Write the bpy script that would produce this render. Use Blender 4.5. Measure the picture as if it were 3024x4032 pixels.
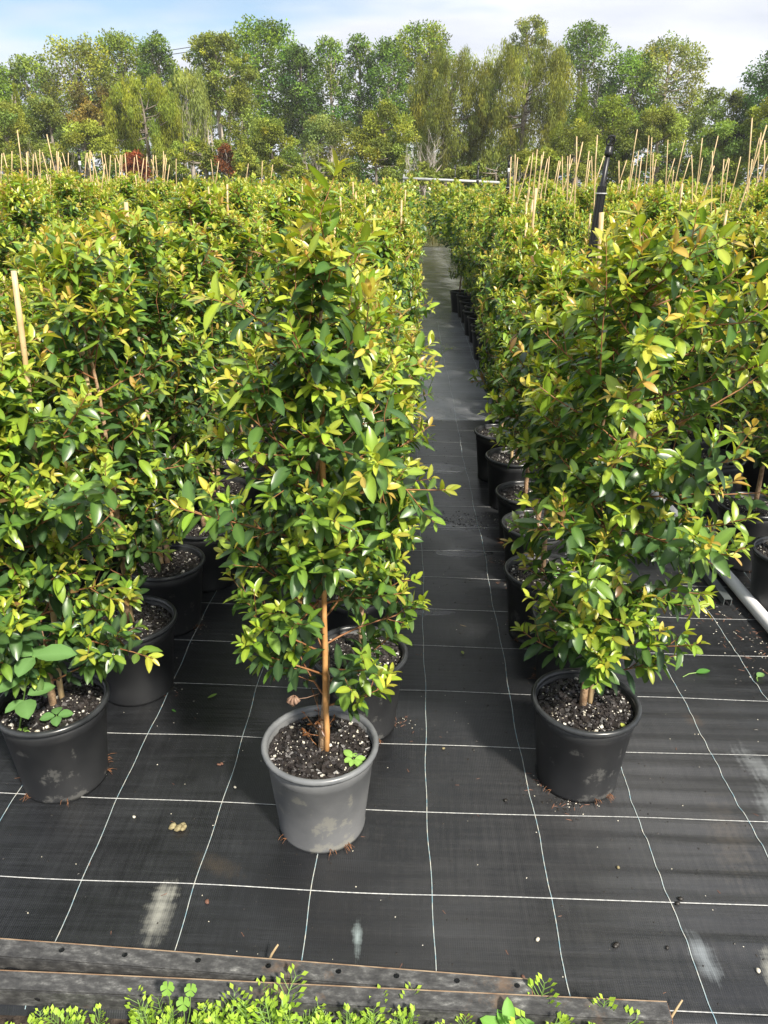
import bpy, math, random
import numpy as np
from mathutils import Matrix, Vector

for o in list(bpy.data.objects):
    bpy.data.objects.remove(o, do_unlink=True)
scene = bpy.context.scene
C = scene.collection
rad = math.radians

# ------------------------------------------------------------------ camera
PITCH, YAW, ROLL, HCAM = rad(23.4), rad(-1.4364), rad(-0.6319), 1.659
FPX, KPX = 3028.0, 3024.0 / 1659.0            # focal length in photo pixels; picture coordinates are 1659 wide
def cam_axes():
    fw = np.array([math.sin(YAW) * math.cos(PITCH), math.cos(YAW) * math.cos(PITCH), -math.sin(PITCH)])
    rt = np.array([math.cos(YAW), -math.sin(YAW), 0.0])
    dn = np.cross(fw, rt)
    c, s = math.cos(ROLL), math.sin(ROLL)
    return c * rt + s * dn, -s * rt + c * dn, fw
RT, DN, FW = cam_axes()
cam_data = bpy.data.cameras.new('camera')
cam = bpy.data.objects.new('camera', cam_data)
C.objects.link(cam)
cam_data.sensor_fit = 'VERTICAL'
cam_data.sensor_height = 36.0
cam_data.lens = 36.0 * FPX / 4032.0
cam_data.clip_start = 0.05
cam_data.clip_end = 3000
m = Matrix.Identity(4)
for i in range(3):
    m[i][0] = RT[i]; m[i][1] = -DN[i]; m[i][2] = -FW[i]
m[2][3] = HCAM
cam.matrix_world = m
scene.camera = cam

# ------------------------------------------------------------------ sky, sun, exposure
SUN_DIR = Vector((0.60, -0.84, 1.08)).normalized()      # towards the sun
SUN_EL = math.asin(SUN_DIR.z)
SUN_AZ = math.atan2(SUN_DIR.x, SUN_DIR.y)
world = bpy.data.worlds.new('World')
scene.world = world
world.use_nodes = True
wn, wl = world.node_tree.nodes, world.node_tree.links
wn.clear()
w_out = wn.new('ShaderNodeOutputWorld')
w_bg = wn.new('ShaderNodeBackground')
w_sky = wn.new('ShaderNodeTexSky')
w_sky.sky_type = 'NISHITA'
w_sky.sun_disc = False
w_sky.sun_elevation = SUN_EL
w_sky.sun_rotation = SUN_AZ
w_bg.inputs['Strength'].default_value = 0.10
w_tc = wn.new('ShaderNodeTexCoord')
w_sep = wn.new('ShaderNodeSeparateXYZ')
wl.new(w_tc.outputs['Generated'], w_sep.inputs[0])
def wmath(op, a, b=None):
    n = wn.new('ShaderNodeMath'); n.operation = op
    for i, v in enumerate((a, b)):
        if v is None: continue
        if isinstance(v, (int, float)): n.inputs[i].default_value = v
        else: wl.new(v, n.inputs[i])
    return n.outputs[0]
w_h = wmath('ADD', wmath('MAXIMUM', w_sep.outputs[2], 0.0), 0.16)
w_cmb = wn.new('ShaderNodeCombineXYZ')
wl.new(wmath('DIVIDE', w_sep.outputs[0], w_h), w_cmb.inputs[0])
wl.new(wmath('DIVIDE', w_sep.outputs[1], w_h), w_cmb.inputs[1])
w_map = wn.new('ShaderNodeMapping')
w_map.inputs['Location'].default_value = (2.95, 2.05, 0.0)
w_map.inputs['Scale'].default_value = (0.42, 0.62, 1.0)
wl.new(w_cmb.outputs[0], w_map.inputs[0])
w_no = wn.new('ShaderNodeTexNoise')
w_no.inputs['Scale'].default_value = 1.0
w_no.inputs['Detail'].default_value = 5.0
w_no.inputs['Roughness'].default_value = 0.5
wl.new(w_map.outputs[0], w_no.inputs['Vector'])
w_rmp = wn.new('ShaderNodeValToRGB')
w_rmp.color_ramp.elements[0].position = 0.36; w_rmp.color_ramp.elements[0].color = (0.0, 0.0, 0.0, 1)
w_rmp.color_ramp.elements[1].position = 0.465; w_rmp.color_ramp.elements[1].color = (1, 1, 1, 1)
wl.new(w_no.outputs['Fac'], w_rmp.inputs[0])
w_no2 = wn.new('ShaderNodeTexNoise')
w_no2.inputs['Scale'].default_value = 1.9
w_no2.inputs['Detail'].default_value = 6.0
wl.new(w_map.outputs[0], w_no2.inputs['Vector'])
w_rmp2 = wn.new('ShaderNodeValToRGB')
w_rmp2.color_ramp.elements[0].position = 0.32; w_rmp2.color_ramp.elements[0].color = (4.45, 4.8, 5.55, 1)
w_rmp2.color_ramp.elements[1].position = 0.66; w_rmp2.color_ramp.elements[1].color = (7.2, 7.3, 7.6, 1)
wl.new(w_no2.outputs['Fac'], w_rmp2.inputs[0])
w_mix = wn.new('ShaderNodeMix'); w_mix.data_type = 'RGBA'
wl.new(w_rmp.outputs[0], w_mix.inputs['Factor'])
wl.new(w_sky.outputs[0], w_mix.inputs['A'])
wl.new(w_rmp2.outputs[0], w_mix.inputs['B'])
wl.new(w_mix.outputs['Result'], w_bg.inputs['Color'])
wl.new(w_bg.outputs[0], w_out.inputs['Surface'])

sun_data = bpy.data.lights.new('sun', 'SUN')
sun_data.energy = 5.0
sun_data.angle = rad(6.0)
sun_data.color = (1.0, 0.93, 0.81)
sun = bpy.data.objects.new('sun', sun_data)
C.objects.link(sun)
sun.rotation_euler = SUN_DIR.to_track_quat('Z', 'Y').to_euler()
sun.location = (8, -4, 12)

scene.view_settings.view_transform = 'Standard'
scene.view_settings.look = 'None'
scene.view_settings.exposure = 0.68
scene.view_settings.gamma = 1.0
scene.render.engine = 'CYCLES'
scene.cycles.max_bounces = 8
scene.cycles.transmission_bounces = 4
scene.cycles.transparent_max_bounces = 8

# ------------------------------------------------------------------ helpers
def ray(x, y):
    return (x * KPX - 1512) / FPX * RT + (y * KPX - 2016) / FPX * DN + FW
def gp(x, y, z=0.0):
    """point of the picture -> point on the horizontal plane z"""
    d = ray(x, y); t = (z - HCAM) / d[2]
    return Vector((d[0] * t, d[1] * t, z))
def at(x, y, D):
    """point of the picture -> point D metres ahead"""
    d = ray(x, y); t = D / d[1]
    return Vector((d[0] * t, D, HCAM + d[2] * t))
def to_px(P):
    P = np.atleast_2d(np.asarray(P, float)) - np.array([0, 0, HCAM])
    z = P @ FW
    z = np.where(z < 0.05, 0.05, z)
    return np.stack([(FPX * (P @ RT) / z + 1512) / KPX, (FPX * (P @ DN) / z + 2016) / KPX, z], 1)

def nd(mat): return mat.node_tree.nodes, mat.node_tree.links
def new_mat(name, color=(0.5, 0.5, 0.5), rough=0.6, metal=0.0, spec=0.5):
    mt = bpy.data.materials.new(name)
    mt.use_nodes = True
    b = mt.node_tree.nodes['Principled BSDF']
    b.inputs['Base Color'].default_value = (*color, 1)
    b.inputs['Roughness'].default_value = rough
    b.inputs['Metallic'].default_value = metal
    b.inputs['Specular IOR Level'].default_value = spec
    return mt
def N(mt, typ, **kw):
    n = mt.node_tree.nodes.new(typ)
    for k, v in kw.items():
        if k in n.inputs: n.inputs[k].default_value = v
        else: setattr(n, k, v)
    return n
def L(mt, a, b): mt.node_tree.links.new(a, b)
def bsdf(mt): return mt.node_tree.nodes['Principled BSDF']
def ramp(mt, fac, stops):
    r = N(mt, 'ShaderNodeValToRGB')
    e = r.color_ramp.elements
    while len(e) > 1: e.remove(e[-1])
    for i, (p, c) in enumerate(stops):
        el = e[0] if i == 0 else e.new(p)
        el.position = p
        el.color = (*c, 1) if len(c) == 3 else c
    L(mt, fac, r.inputs[0])
    return r
def noise_mat(name, c1, c2, scale, rough=0.7, bump=0.0, bscale=None, detail=5, pos=(0.35, 0.65), metal=0.0, spec=0.5, coord='Object'):
    mt = new_mat(name, c1, rough, metal, spec)
    tc = N(mt, 'ShaderNodeTexCoord')
    no = N(mt, 'ShaderNodeTexNoise', Scale=scale, Detail=detail)
    L(mt, tc.outputs[coord], no.inputs['Vector'])
    r = ramp(mt, no.outputs['Fac'], [(pos[0], c1), (pos[1], c2)])
    L(mt, r.outputs[0], bsdf(mt).inputs['Base Color'])
    if bump:
        n2 = N(mt, 'ShaderNodeTexNoise', Scale=bscale or scale * 3, Detail=4)
        L(mt, tc.outputs[coord], n2.inputs['Vector'])
        bp = N(mt, 'ShaderNodeBump', Strength=bump, Distance=0.01)
        L(mt, n2.outputs['Fac'], bp.inputs['Height'])
        L(mt, bp.outputs[0], bsdf(mt).inputs['Normal'])
    return mt

def tag(o, label=None, cat=None, group=None, kind=None):
    if label: o['label'] = label
    if cat: o['category'] = cat
    if group: o['group'] = group
    if kind: o['kind'] = kind
    return o
def link(name, me, parent=None, mats=None):
    o = bpy.data.objects.new(name, me)
    C.objects.link(o)
    if parent is not None: o.parent = parent
    if mats and me is not None and not me.materials:
        for mt in (mats if isinstance(mats, (list, tuple)) else [mats]): me.materials.append(mt)
    return o
def empty(name, loc=(0, 0, 0), rz=0.0):
    o = bpy.data.objects.new(name, None)
    o.empty_display_size = 0.1
    o.location = loc
    o.rotation_euler = (0, 0, rz)
    C.objects.link(o)
    return o

def mesh_np(name, V, T, col=None, mats=None, mat_idx=None, smooth=True):
    """triangle mesh straight from numpy arrays"""
    V = np.asarray(V, np.float32); T = np.asarray(T, np.int32)
    me = bpy.data.meshes.new(name)
    me.vertices.add(len(V)); me.vertices.foreach_set('co', V.ravel())
    nt = len(T)
    me.loops.add(nt * 3); me.loops.foreach_set('vertex_index', T.ravel())
    me.polygons.add(nt); me.polygons.foreach_set('loop_start', np.arange(0, nt * 3, 3, dtype=np.int32))
    me.polygons.foreach_set('use_smooth', np.full(nt, smooth, dtype=bool))
    if col is not None:
        a = me.color_attributes.new('Col', 'FLOAT_COLOR', 'POINT')
        c4 = np.ones((len(V), 4), np.float32); c4[:, :3] = col
        a.data.foreach_set('color', c4.ravel())
    if mats:
        for mt in (mats if isinstance(mats, (list, tuple)) else [mats]): me.materials.append(mt)
    if mat_idx is not None:
        me.polygons.foreach_set('material_index', np.asarray(mat_idx, np.int32))
    me.update(calc_edges=True)
    me.validate()
    return me
class MB:
    """collects simple shapes into one mesh"""
    def __init__(s): s.v = []; s.f = []; s.mi = []
    def add(s, vs, fs, mi=0):
        b = len(s.v); s.v.extend([tuple(p) for p in vs]); s.f.extend([tuple(i + b for i in f) for f in fs]); s.mi.extend([mi] * len(fs))
    def box(s, lo, hi, mi=0, M=None):
        x0, y0, z0 = lo; x1, y1, z1 = hi
        vs = [Vector(p) for p in ((x0, y0, z0), (x1, y0, z0), (x1, y1, z0), (x0, y1, z0), (x0, y0, z1), (x1, y0, z1), (x1, y1, z1), (x0, y1, z1))]
        if M is not None: vs = [M @ p for p in vs]
        s.add(vs, [(0, 3, 2, 1), (4, 5, 6, 7), (0, 1, 5, 4), (1, 2, 6, 5), (2, 3, 7, 6), (3, 0, 4, 7)], mi)
    def tube(s, pts, rs, n=6, mi=0, cap=True):
        pts = [Vector(p) for p in pts]
        if not isinstance(rs, (list, tuple)): rs = [rs] * len(pts)
        rings = []
        t0 = (pts[1] - pts[0]).normalized()
        u = t0.orthogonal().normalized()
        for i, p in enumerate(pts):
            t = (pts[min(i + 1, len(pts) - 1)] - pts[max(i - 1, 0)]).normalized()
            u = (u - t * u.dot(t)).normalized()
            w = t.cross(u)
            rings.append([p + (u * math.cos(2 * math.pi * k / n) + w * math.sin(2 * math.pi * k / n)) * rs[i] for k in range(n)])
        vs = [q for r in rings for q in r]; fs = []
        for i in range(len(pts) - 1):
            for k in range(n):
                k2 = (k + 1) % n
                fs.append((i * n + k, i * n + k2, (i + 1) * n + k2, (i + 1) * n + k))
        if cap:
            fs.append(tuple(range(n - 1, -1, -1))); fs.append(tuple((len(pts) - 1) * n + k for k in range(n)))
        s.add(vs, fs, mi)
    def lathe(s, prof, n=32, mi=0, c=(0, 0, 0)):
        vs = []; fs = []
        for r, z in prof:
            for k in range(n):
                a = 2 * math.pi * k / n
                vs.append((c[0] + r * math.cos(a), c[1] + r * math.sin(a), c[2] + z))
        for i in range(len(prof) - 1):
            for k in range(n):
                k2 = (k + 1) % n
                fs.append((i * n + k, i * n + k2, (i + 1) * n + k2, (i + 1) * n + k))
        s.add(vs, fs, mi)
    def mesh(s, name, mats, smooth=False):
        me = bpy.data.meshes.new(name)
        me.from_pydata(s.v, [], s.f)
        for mt in (mats if isinstance(mats, (list, tuple)) else [mats]): me.materials.append(mt)
        me.polygons.foreach_set('material_index', s.mi)
        if smooth: me.polygons.foreach_set('use_smooth', [True] * len(me.polygons))
        me.update()
        return me
    def build(s, name, mats, parent=None, smooth=False):
        return link(name, s.mesh(name, mats, smooth), parent)

# ------------------------------------------------------------------ materials
def leaf_material(name, transl=0.28, rough=0.33, tint=(1.35, 1.25, 0.55), spec=0.5):
    mt = new_mat(name, (0.1, 0.2, 0.05), rough, 0, spec)
    nt = mt.node_tree
    at_ = N(mt, 'ShaderNodeAttribute', attribute_name='Col')
    b = bsdf(mt)
    L(mt, at_.outputs['Color'], b.inputs['Base Color'])
    tr = N(mt, 'ShaderNodeBsdfTranslucent')
    mu = N(mt, 'ShaderNodeMix', data_type='RGBA', blend_type='MULTIPLY')
    mu.inputs['Factor'].default_value = 1.0
    L(mt, at_.outputs['Color'], mu.inputs['A']); mu.inputs['B'].default_value = (*tint, 1)
    L(mt, mu.outputs['Result'], tr.inputs['Color'])
    mx = N(mt, 'ShaderNodeMixShader'); mx.inputs[0].default_value = transl
    L(mt, b.outputs[0], mx.inputs[1]); L(mt, tr.outputs[0], mx.inputs[2])
    L(mt, mx.outputs[0], nt.nodes['Material Output'].inputs['Surface'])
    return mt
M_LEAF = leaf_material('shrub_leaf', 0.33, 0.33, spec=0.62)
M_TREE = leaf_material('tree_leaf', 0.33, 0.6, (1.25, 1.2, 0.6), 0.25)
M_WEED = leaf_material('weed_leaf', 0.35, 0.5, (1.2, 1.25, 0.5), 0.3)
M_STEM = noise_mat('tan_bark', (0.26, 0.15, 0.08), (0.44, 0.30, 0.18), 60, 0.75, 0.4, 200)
M_TWIG = noise_mat('red_brown_twig', (0.20, 0.075, 0.03), (0.34, 0.17, 0.07), 40, 0.6)
M_BAMBOO = noise_mat('bamboo', (0.50, 0.35, 0.17), (0.64, 0.48, 0.27), 25, 0.5)
M_BAMBOO_OR = noise_mat('orange_bamboo', (0.48, 0.22, 0.07), (0.60, 0.33, 0.13), 25, 0.5)
M_BARK = noise_mat('grey_bark', (0.14, 0.11, 0.085), (0.30, 0.26, 0.21), 3, 0.85)
M_PALEBARK = noise_mat('pale_bark', (0.36, 0.30, 0.23), (0.55, 0.49, 0.41), 2, 0.8)
M_DEADWOOD = noise_mat('bleached_dead_wood', (0.34, 0.29, 0.25), (0.52, 0.47, 0.42), 4, 0.85)

def pot_material(name, base, dust, splat, amount):
    mt = new_mat(name, base, 0.42, 0, 0.5)
    tc = N(mt, 'ShaderNodeTexCoord')
    n1 = N(mt, 'ShaderNodeTexNoise', Scale=7.0, Detail=6.0)
    L(mt, tc.outputs['Object'], n1.inputs['Vector'])
    r1 = ramp(mt, n1.outputs['Fac'], [(0.35, base), (0.72, dust)])
    n2 = N(mt, 'ShaderNodeTexNoise', Scale=26.0, Detail=9.0, Roughness=0.7)
    L(mt, tc.outputs['Object'], n2.inputs['Vector'])
    n3 = N(mt, 'ShaderNodeTexNoise', Scale=6.0, Detail=2.0)
    mp = N(mt, 'ShaderNodeVectorMath', operation='ADD'); L(mt, tc.outputs['Object'], mp.inputs[0]); mp.inputs[1].default_value = (3.1, 7.7, 1.3)
    L(mt, mp.outputs[0], n3.inputs['Vector'])
    sm = N(mt, 'ShaderNodeMath', operation='ADD'); L(mt, n2.outputs['Fac'], sm.inputs[0]); L(mt, n3.outputs['Fac'], sm.inputs[1])
    m2 = N(mt, 'ShaderNodeMapRange', clamp=True); L(mt, sm.outputs[0], m2.inputs[0])
    m2.inputs[1].default_value = 1.22 - amount * 0.35; m2.inputs[2].default_value = 1.28 - amount * 0.35; m2.inputs[4].default_value = 0.6
    mx = N(mt, 'ShaderNodeMix', data_type='RGBA')
    L(mt, m2.outputs[0], mx.inputs['Factor']); L(mt, r1.outputs[0], mx.inputs['A']); mx.inputs['B'].default_value = (*splat, 1)
    L(mt, mx.outputs['Result'], bsdf(mt).inputs['Base Color'])
    rr = N(mt, 'ShaderNodeMapRange'); L(mt, n1.outputs['Fac'], rr.inputs[0]); rr.inputs[3].default_value = 0.33; rr.inputs[4].default_value = 0.6
    L(mt, rr.outputs[0], bsdf(mt).inputs['Roughness'])
    return mt
M_POT = pot_material('black_pot_plastic', (0.011, 0.012, 0.014), (0.022, 0.023, 0.025), (0.10, 0.10, 0.09), 0.10)
M_POT_GREY = pot_material('weathered_grey_pot_plastic', (0.100, 0.104, 0.110), (0.165, 0.168, 0.172), (0.23, 0.225, 0.195), 0.30)
M_POT_DUSTY = pot_material('dusty_black_pot_plastic', (0.012, 0.013, 0.015), (0.026, 0.027, 0.029), (0.105, 0.105, 0.10), 0.20)
M_RIM = noise_mat('pot_rim_plastic', (0.018, 0.020, 0.022), (0.045, 0.048, 0.052), 14, 0.28)
M_RIM_GREY = noise_mat('grey_pot_rim_plastic', (0.13, 0.137, 0.146), (0.20, 0.208, 0.215), 12, 0.34)
M_BARKCHIP = noise_mat('bark_chips', (0.008, 0.007, 0.007), (0.052, 0.044, 0.042), 70, 0.40, detail=2, pos=(0.3, 0.75))
M_SOIL = noise_mat('potting_soil', (0.008, 0.006, 0.005), (0.022, 0.016, 0.013), 120, 0.8, 0.6, 260)
M_PERLITE = noise_mat('perlite', (0.55, 0.50, 0.38), (0.74, 0.72, 0.66), 40, 0.8)
M_ROOT = noise_mat('brown_root', (0.06, 0.03, 0.018), (0.30, 0.13, 0.055), 90, 0.7)
M_BLACKPLASTIC = new_mat('black_irrigation_plastic', (0.012, 0.012, 0.013), 0.38)
M_STRAP = new_mat('pale_cable_tie', (0.45, 0.45, 0.45), 0.5)
M_PVC = noise_mat('white_pvc', (0.76, 0.76, 0.76), (0.84, 0.84, 0.84), 4, 0.4)
M_GALV = noise_mat('galvanised_grey', (0.10, 0.115, 0.12), (0.19, 0.21, 0.21), 9, 0.5, metal=0.4)
M_GALVPALE = noise_mat('pale_galvanised_tube', (0.42, 0.43, 0.42), (0.56, 0.57, 0.56), 6, 0.45, metal=0.2)

# ------------------------------------------------------------------ leaf geometry
_v = np.array([0.14, 0.38, 0.62, 0.85]); _h = np.array([0.55, 0.98, 0.97, 0.60])
def leaves_mesh_arrays(P, D, Nn, Ln, Wd, Curl, Fold, col, midcol):
    """14 vertices, 16 triangles a leaf: folded along the midrib, curved along its length"""
    n = len(P)
    S = np.cross(D, Nn); S /= np.linalg.norm(S, axis=1, keepdims=True) + 1e-9
    V = np.zeros((n, 14, 3)); K = np.zeros((n, 14, 3))
    V[:, 0] = P; K[:, 0] = midcol
    for i in range(4):
        mid = P + D * (Ln * _v[i])[:, None] - Nn * (Curl * Ln * _v[i] ** 2)[:, None]
        hw = (Wd * 0.5 * _h[i])[:, None]
        up = Nn * np.sin(Fold)[:, None]; sd = S * np.cos(Fold)[:, None]
        V[:, 1 + i * 3] = mid - hw * sd + hw * up
        V[:, 2 + i * 3] = mid
        V[:, 3 + i * 3] = mid + hw * sd + hw * up
        K[:, 1 + i * 3] = col; K[:, 2 + i * 3] = midcol; K[:, 3 + i * 3] = col
    V[:, 13] = P + D * Ln[:, None] - Nn * (Curl * Ln)[:, None]; K[:, 13] = col
    t = [(0, 2, 1), (0, 3, 2)]
    for i in range(3):
        a = 1 + i * 3; b = a + 3
        t += [(a, a + 1, b + 1), (a, b + 1, b), (a + 1, a + 2, b + 2), (a + 1, b + 2, b + 1)]
    t += [(10, 11, 13), (11, 12, 13)]
    t = np.array(t)
    T = (t[None] + (np.arange(n) * 14)[:, None, None]).reshape(-1, 3)
    return V.reshape(-1, 3), T, K.reshape(-1, 3)
def small_leaves_arrays(P, D, Nn, Ln, Wd, Fold, col):
    """4 vertices, 2 triangles a leaf, folded along the midrib"""
    n = len(P)
    S = np.cross(D, Nn); S /= np.linalg.norm(S, axis=1, keepdims=True) + 1e-9
    V = np.zeros((n, 4, 3))
    mid = P + D * (Ln * 0.5)[:, None]
    up = Nn * (np.sin(Fold) * Wd * 0.5)[:, None]; sd = S * (np.cos(Fold) * Wd * 0.5)[:, None]
    V[:, 0] = P; V[:, 1] = mid + sd + up; V[:, 2] = P + D * Ln[:, None]; V[:, 3] = mid - sd + up
    t = np.array([(0, 1, 2), (0, 2, 3)])
    T = (t[None] + (np.arange(n) * 4)[:, None, None]).reshape(-1, 3)
    return V.reshape(-1, 3), T, np.repeat(col, 4, axis=0)

AGE_COLS = np.array([[0.036, 0.082, 0.034],      # old, deep green
                     [0.060, 0.135, 0.032],
                     [0.160, 0.275, 0.030],
                     [0.330, 0.420, 0.040],      # yellow green
                     [0.430, 0.430, 0.060],
                     [0.470, 0.300, 0.075]])     # bronze orange tip
def age_color(a):
    x = np.clip(a, 0, 1) * (len(AGE_COLS) - 1)
    i = np.minimum(x.astype(int), len(AGE_COLS) - 2); f = (x - i)[:, None]
    return AGE_COLS[i] * (1 - f) + AGE_COLS[i + 1] * f

class Plant:
    """one lilly-pilly like shrub: stem, laterals, twigs, opposite leaves"""
    def __init__(s, seed, height=1.5, z0=0.42, prof=None, lean=(0, 0), nlat=46, gap=None, stretch=None, youth=0.0, front=None):
        s.r = r = np.random.default_rng(seed)
        s.lf = []          # p, d, n, length, width, age
        s.tw = MB()
        height = height - 0.045
        s.height = height
        if prof is None: prof = [(0.40, 0.16), (0.55, 0.25), (0.8, 0.27), (1.05, 0.25), (1.3, 0.18), (1.5, 0.09), (1.65, 0.03)]
        pz = [p[0] * height / 1.6 if height < 1.5 else p[0] for p in prof]; pr = [p[1] for p in prof]
        ph = r.uniform(0, 6.28, 4)
        def axis(z):
            t = (z - 0.26) / (height - 0.26)
            return Vector((lean[0] * max(t, 0) ** 1.15 + 0.012 * math.sin(5 * z + ph[0]) + 0.006 * math.sin(11 * z + ph[1]),
                           lean[1] * max(t, 0) ** 1.15 + 0.012 * math.sin(4.3 * z + ph[2]), z))
        s.axis = axis
        zs = np.linspace(0.23, height - 0.04, 14)
        s.stem_pts = [axis(z) for z in zs]
        s.stem_r = [0.0105 * (1 - 0.86 * i / 13) + 0.001 for i in range(14)]
        for i in range(nlat):
            f = (i + 0.5) / nlat
            z = z0 + (height - 0.06 - z0) * f
            az = i * 2.39996 + r.normal(0, 0.35)
            if gap and gap[0] < z < gap[1] and math.cos(az - gap[2]) > math.cos(gap[3]): continue
            R_ = float(np.interp(z, pz, pr)) * r.uniform(0.58, 1.22)
            if stretch:
                R_ *= 1 + stretch[1] * max(0, math.cos(az - stretch[0])) * (1.0 if z > stretch[2] else 0.3)
            if R_ < 0.035: R_ = 0.035
            el = rad(r.uniform(12, 38)) + f * rad(22)
            if stretch and math.cos(az - stretch[0]) > 0.3: el *= 0.55
            ln_ = min(R_ * 1.12 / max(math.cos(el), 0.55), max(0.05, (height + 0.015 - z) / math.sin(min(el + 0.22, 1.4))))
            s.lateral(axis(z), az, el, ln_, f, youth)
        if front:
            for k in range(front[1]):
                z = front[2] + (front[3] - front[2]) * (k + 0.5) / front[1]
                s.lateral(axis(z), front[0] + r.normal(0, 0.5), rad(r.uniform(5, 35)), float(np.interp(z, pz, pr)) * r.uniform(0.45, 0.95), 0.5, youth)
        # upright shoots give the crown its spiky top
        for k in range(int(r.integers(4, 8))):
            z = height * r.uniform(0.60, 0.86); a = r.uniform(0, 6.28); R0 = float(np.interp(z, pz, pr)) * r.uniform(0.15, 0.7)
            p = axis(z) + Vector((math.cos(a) * R0, math.sin(a) * R0, 0.02))
            top_z = min(height * r.uniform(0.90, 1.01), z + 0.34)
            q = Vector((p.x + math.cos(a) * 0.03, p.y + math.sin(a) * 0.03, top_z))
            s.twig([axis(z - 0.05), p, p.lerp(q, 0.33), p.lerp(q, 0.66) + Vector((r.normal(0, 0.008), r.normal(0, 0.008), 0)), q], 0.0022, 0.12, youth + 0.05)
        # leader
        top = axis(height - 0.22)
        s.twig([axis(z) for z in np.linspace(height - 0.24, height, 6)], 0.0026, 1.0, youth + 0.06)
        for k in range(5):
            a = k * 2.4 + r.uniform(0, 1)
            s.lateral(axis(height - 0.20 + 0.03 * k), a, rad(r.uniform(35, 55)), r.uniform(0.06, 0.11), 1.0, youth + 0.06)
    def lateral(s, p0, az, el, length, f, youth):
        r = s.r
        n = 7
        pts = [p0]; d = Vector((math.cos(az) * math.cos(el), math.sin(az) * math.cos(el), math.sin(el)))
        bend = r.uniform(-0.10, 0.06) if length > 0.2 else r.uniform(-0.02, 0.08)
        for k in range(1, n):
            d = (d + Vector((r.normal(0, 0.05), r.normal(0, 0.05), bend + (0.10 if k > 4 else 0)))).normalized()
            pts.append(pts[-1] + d * (length / (n - 1)))
        s.twig(pts, 0.0032 if length > 0.15 else 0.0022, 0.22 if length > 0.18 else 0.05, youth)
        ns = int(length / 0.055) + (1 if r.random() < 0.5 else 0)
        for k in range(ns):
            t = r.uniform(0.22, 0.92)
            i = min(int(t * (n - 1)), n - 2)
            p = pts[i].lerp(pts[i + 1], t * (n - 1) - i)
            dd = (pts[i + 1] - pts[i]).normalized()
            a = r.uniform(0, 6.28)
            side = dd.orthogonal().normalized()
            side = (Matrix.Rotation(a, 3, dd) @ side)
            side = (side + Vector((0, 0, 0.45))).normalized()
            q = (dd * 0.75 + side * 0.8).normalized()
            ln = r.uniform(0.055, 0.13) * (1.15 - 0.4 * t)
            tp = [p]
            for j in range(3):
                q = (q + Vector((r.normal(0, 0.07), r.normal(0, 0.07), r.uniform(-0.02, 0.12)))).normalized()
                tp.append(tp[-1] + q * ln / 3)
            s.twig(tp, 0.0016, 0.08, youth - 0.04 + 0.05 * (t - 0.5))
    def twig(s, pts, rr, start, youth):
        r = s.r
        s.tw.tube(pts, [rr * (1 - 0.6 * i / (len(pts) - 1)) for i in range(len(pts))], 4, 0, False)
        seg = [(pts[i + 1] - pts[i]).length for i in range(len(pts) - 1)]
        tot = sum(seg)
        if start >= 1.0: start = 0.0
        pos = tot
        k = 0; ang = r.uniform(0, 6.28)
        tipyoung = r.random() < 0.66
        tipage = 0.92 if r.random() < 0.32 else 0.74
        while pos > tot * start:
            q = pos; i = 0
            while i < len(seg) - 1 and q > seg[i]: q -= seg[i]; i += 1
            p = pts[i].lerp(pts[i + 1], min(q / seg[i], 1.0)); t = (pts[i + 1] - pts[i]).normalized()
            dist = tot - pos
            if tipyoung: age = np.interp(dist, [0, 0.016, 0.035, 0.06, 0.10], [tipage, tipage - 0.13, 0.54, 0.30, 0.10])
            else: age = np.interp(dist, [0, 0.03, 0.06, 0.10], [0.52, 0.36, 0.20, 0.06])
            # new growth sits where the light is: up high and outside
            age = age + youth + r.normal(0, 0.06) - 0.05 + 0.15 * (p.z / s.height - 0.55) * 2
            base = t.orthogonal().normalized()
            sp = Matrix.Rotation(ang, 3, t) @ base
            for sgn in (1, -1):
                if r.random() < 0.06: continue
                sd = (sp * sgn + Vector((r.normal(0, 0.18), r.normal(0, 0.18), r.normal(0, 0.12)))).normalized()
                fwd = 1.3 if dist < 0.012 else (0.75 if dist < 0.04 else 0.42)
                d = (t * fwd + sd + Vector((0, 0, -0.12 if dist > 0.03 else 0.1))).normalized()
                up = (Vector((0, 0, 1)) * 0.75 + t * 0.5 + Vector((r.normal(0, 0.25), r.normal(0, 0.25), 0)))
                up = up - d * up.dot(d)
                if up.length < 1e-3: up = d.orthogonal()
                up.normalize()
                ln = float(np.interp(dist, [0, 0.015, 0.045, 0.09], [0.028, 0.041, 0.057, 0.063])) * r.uniform(0.68, 1.25)
                wd = ln * r.uniform(0.37, 0.48)
                s.lf.append((p[0], p[1], p[2], d[0], d[1], d[2], up[0], up[1], up[2], ln, wd, float(np.clip(age, 0, 1))))
            ang += math.pi / 2 + r.normal(0, 0.15)
            pos -= (0.012 if dist < 0.012 else 0.025) * r.uniform(0.85, 1.2)
            k += 1
    def arrays(s, A):
        n = len(A)
        r = np.random.default_rng(7 + n)
        c = age_color(A[:, 11]) * r.uniform(0.72, 1.18, (n, 1)) * r.uniform(0.90, 1.10, (n, 3))
        dry = r.random(n) < 0.012; c[dry] = np.array([0.22, 0.12, 0.05])
        mid = c * 1.25 + np.array([0.03, 0.04, 0.012])
        return leaves_mesh_arrays(A[:, 0:3], A[:, 3:6], A[:, 6:9], A[:, 9], A[:, 10], r.uniform(-0.05, 0.42, n), r.uniform(0.10, 0.6, n), c, mid)
    def finish(s):
        s.A = np.array(s.lf)
        return s

def foliage_mesh(pl, A=None):
    V, T, K = pl.arrays(pl.A if A is None else A)
    return mesh_np('foliage', V, T, K, M_LEAF)

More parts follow.
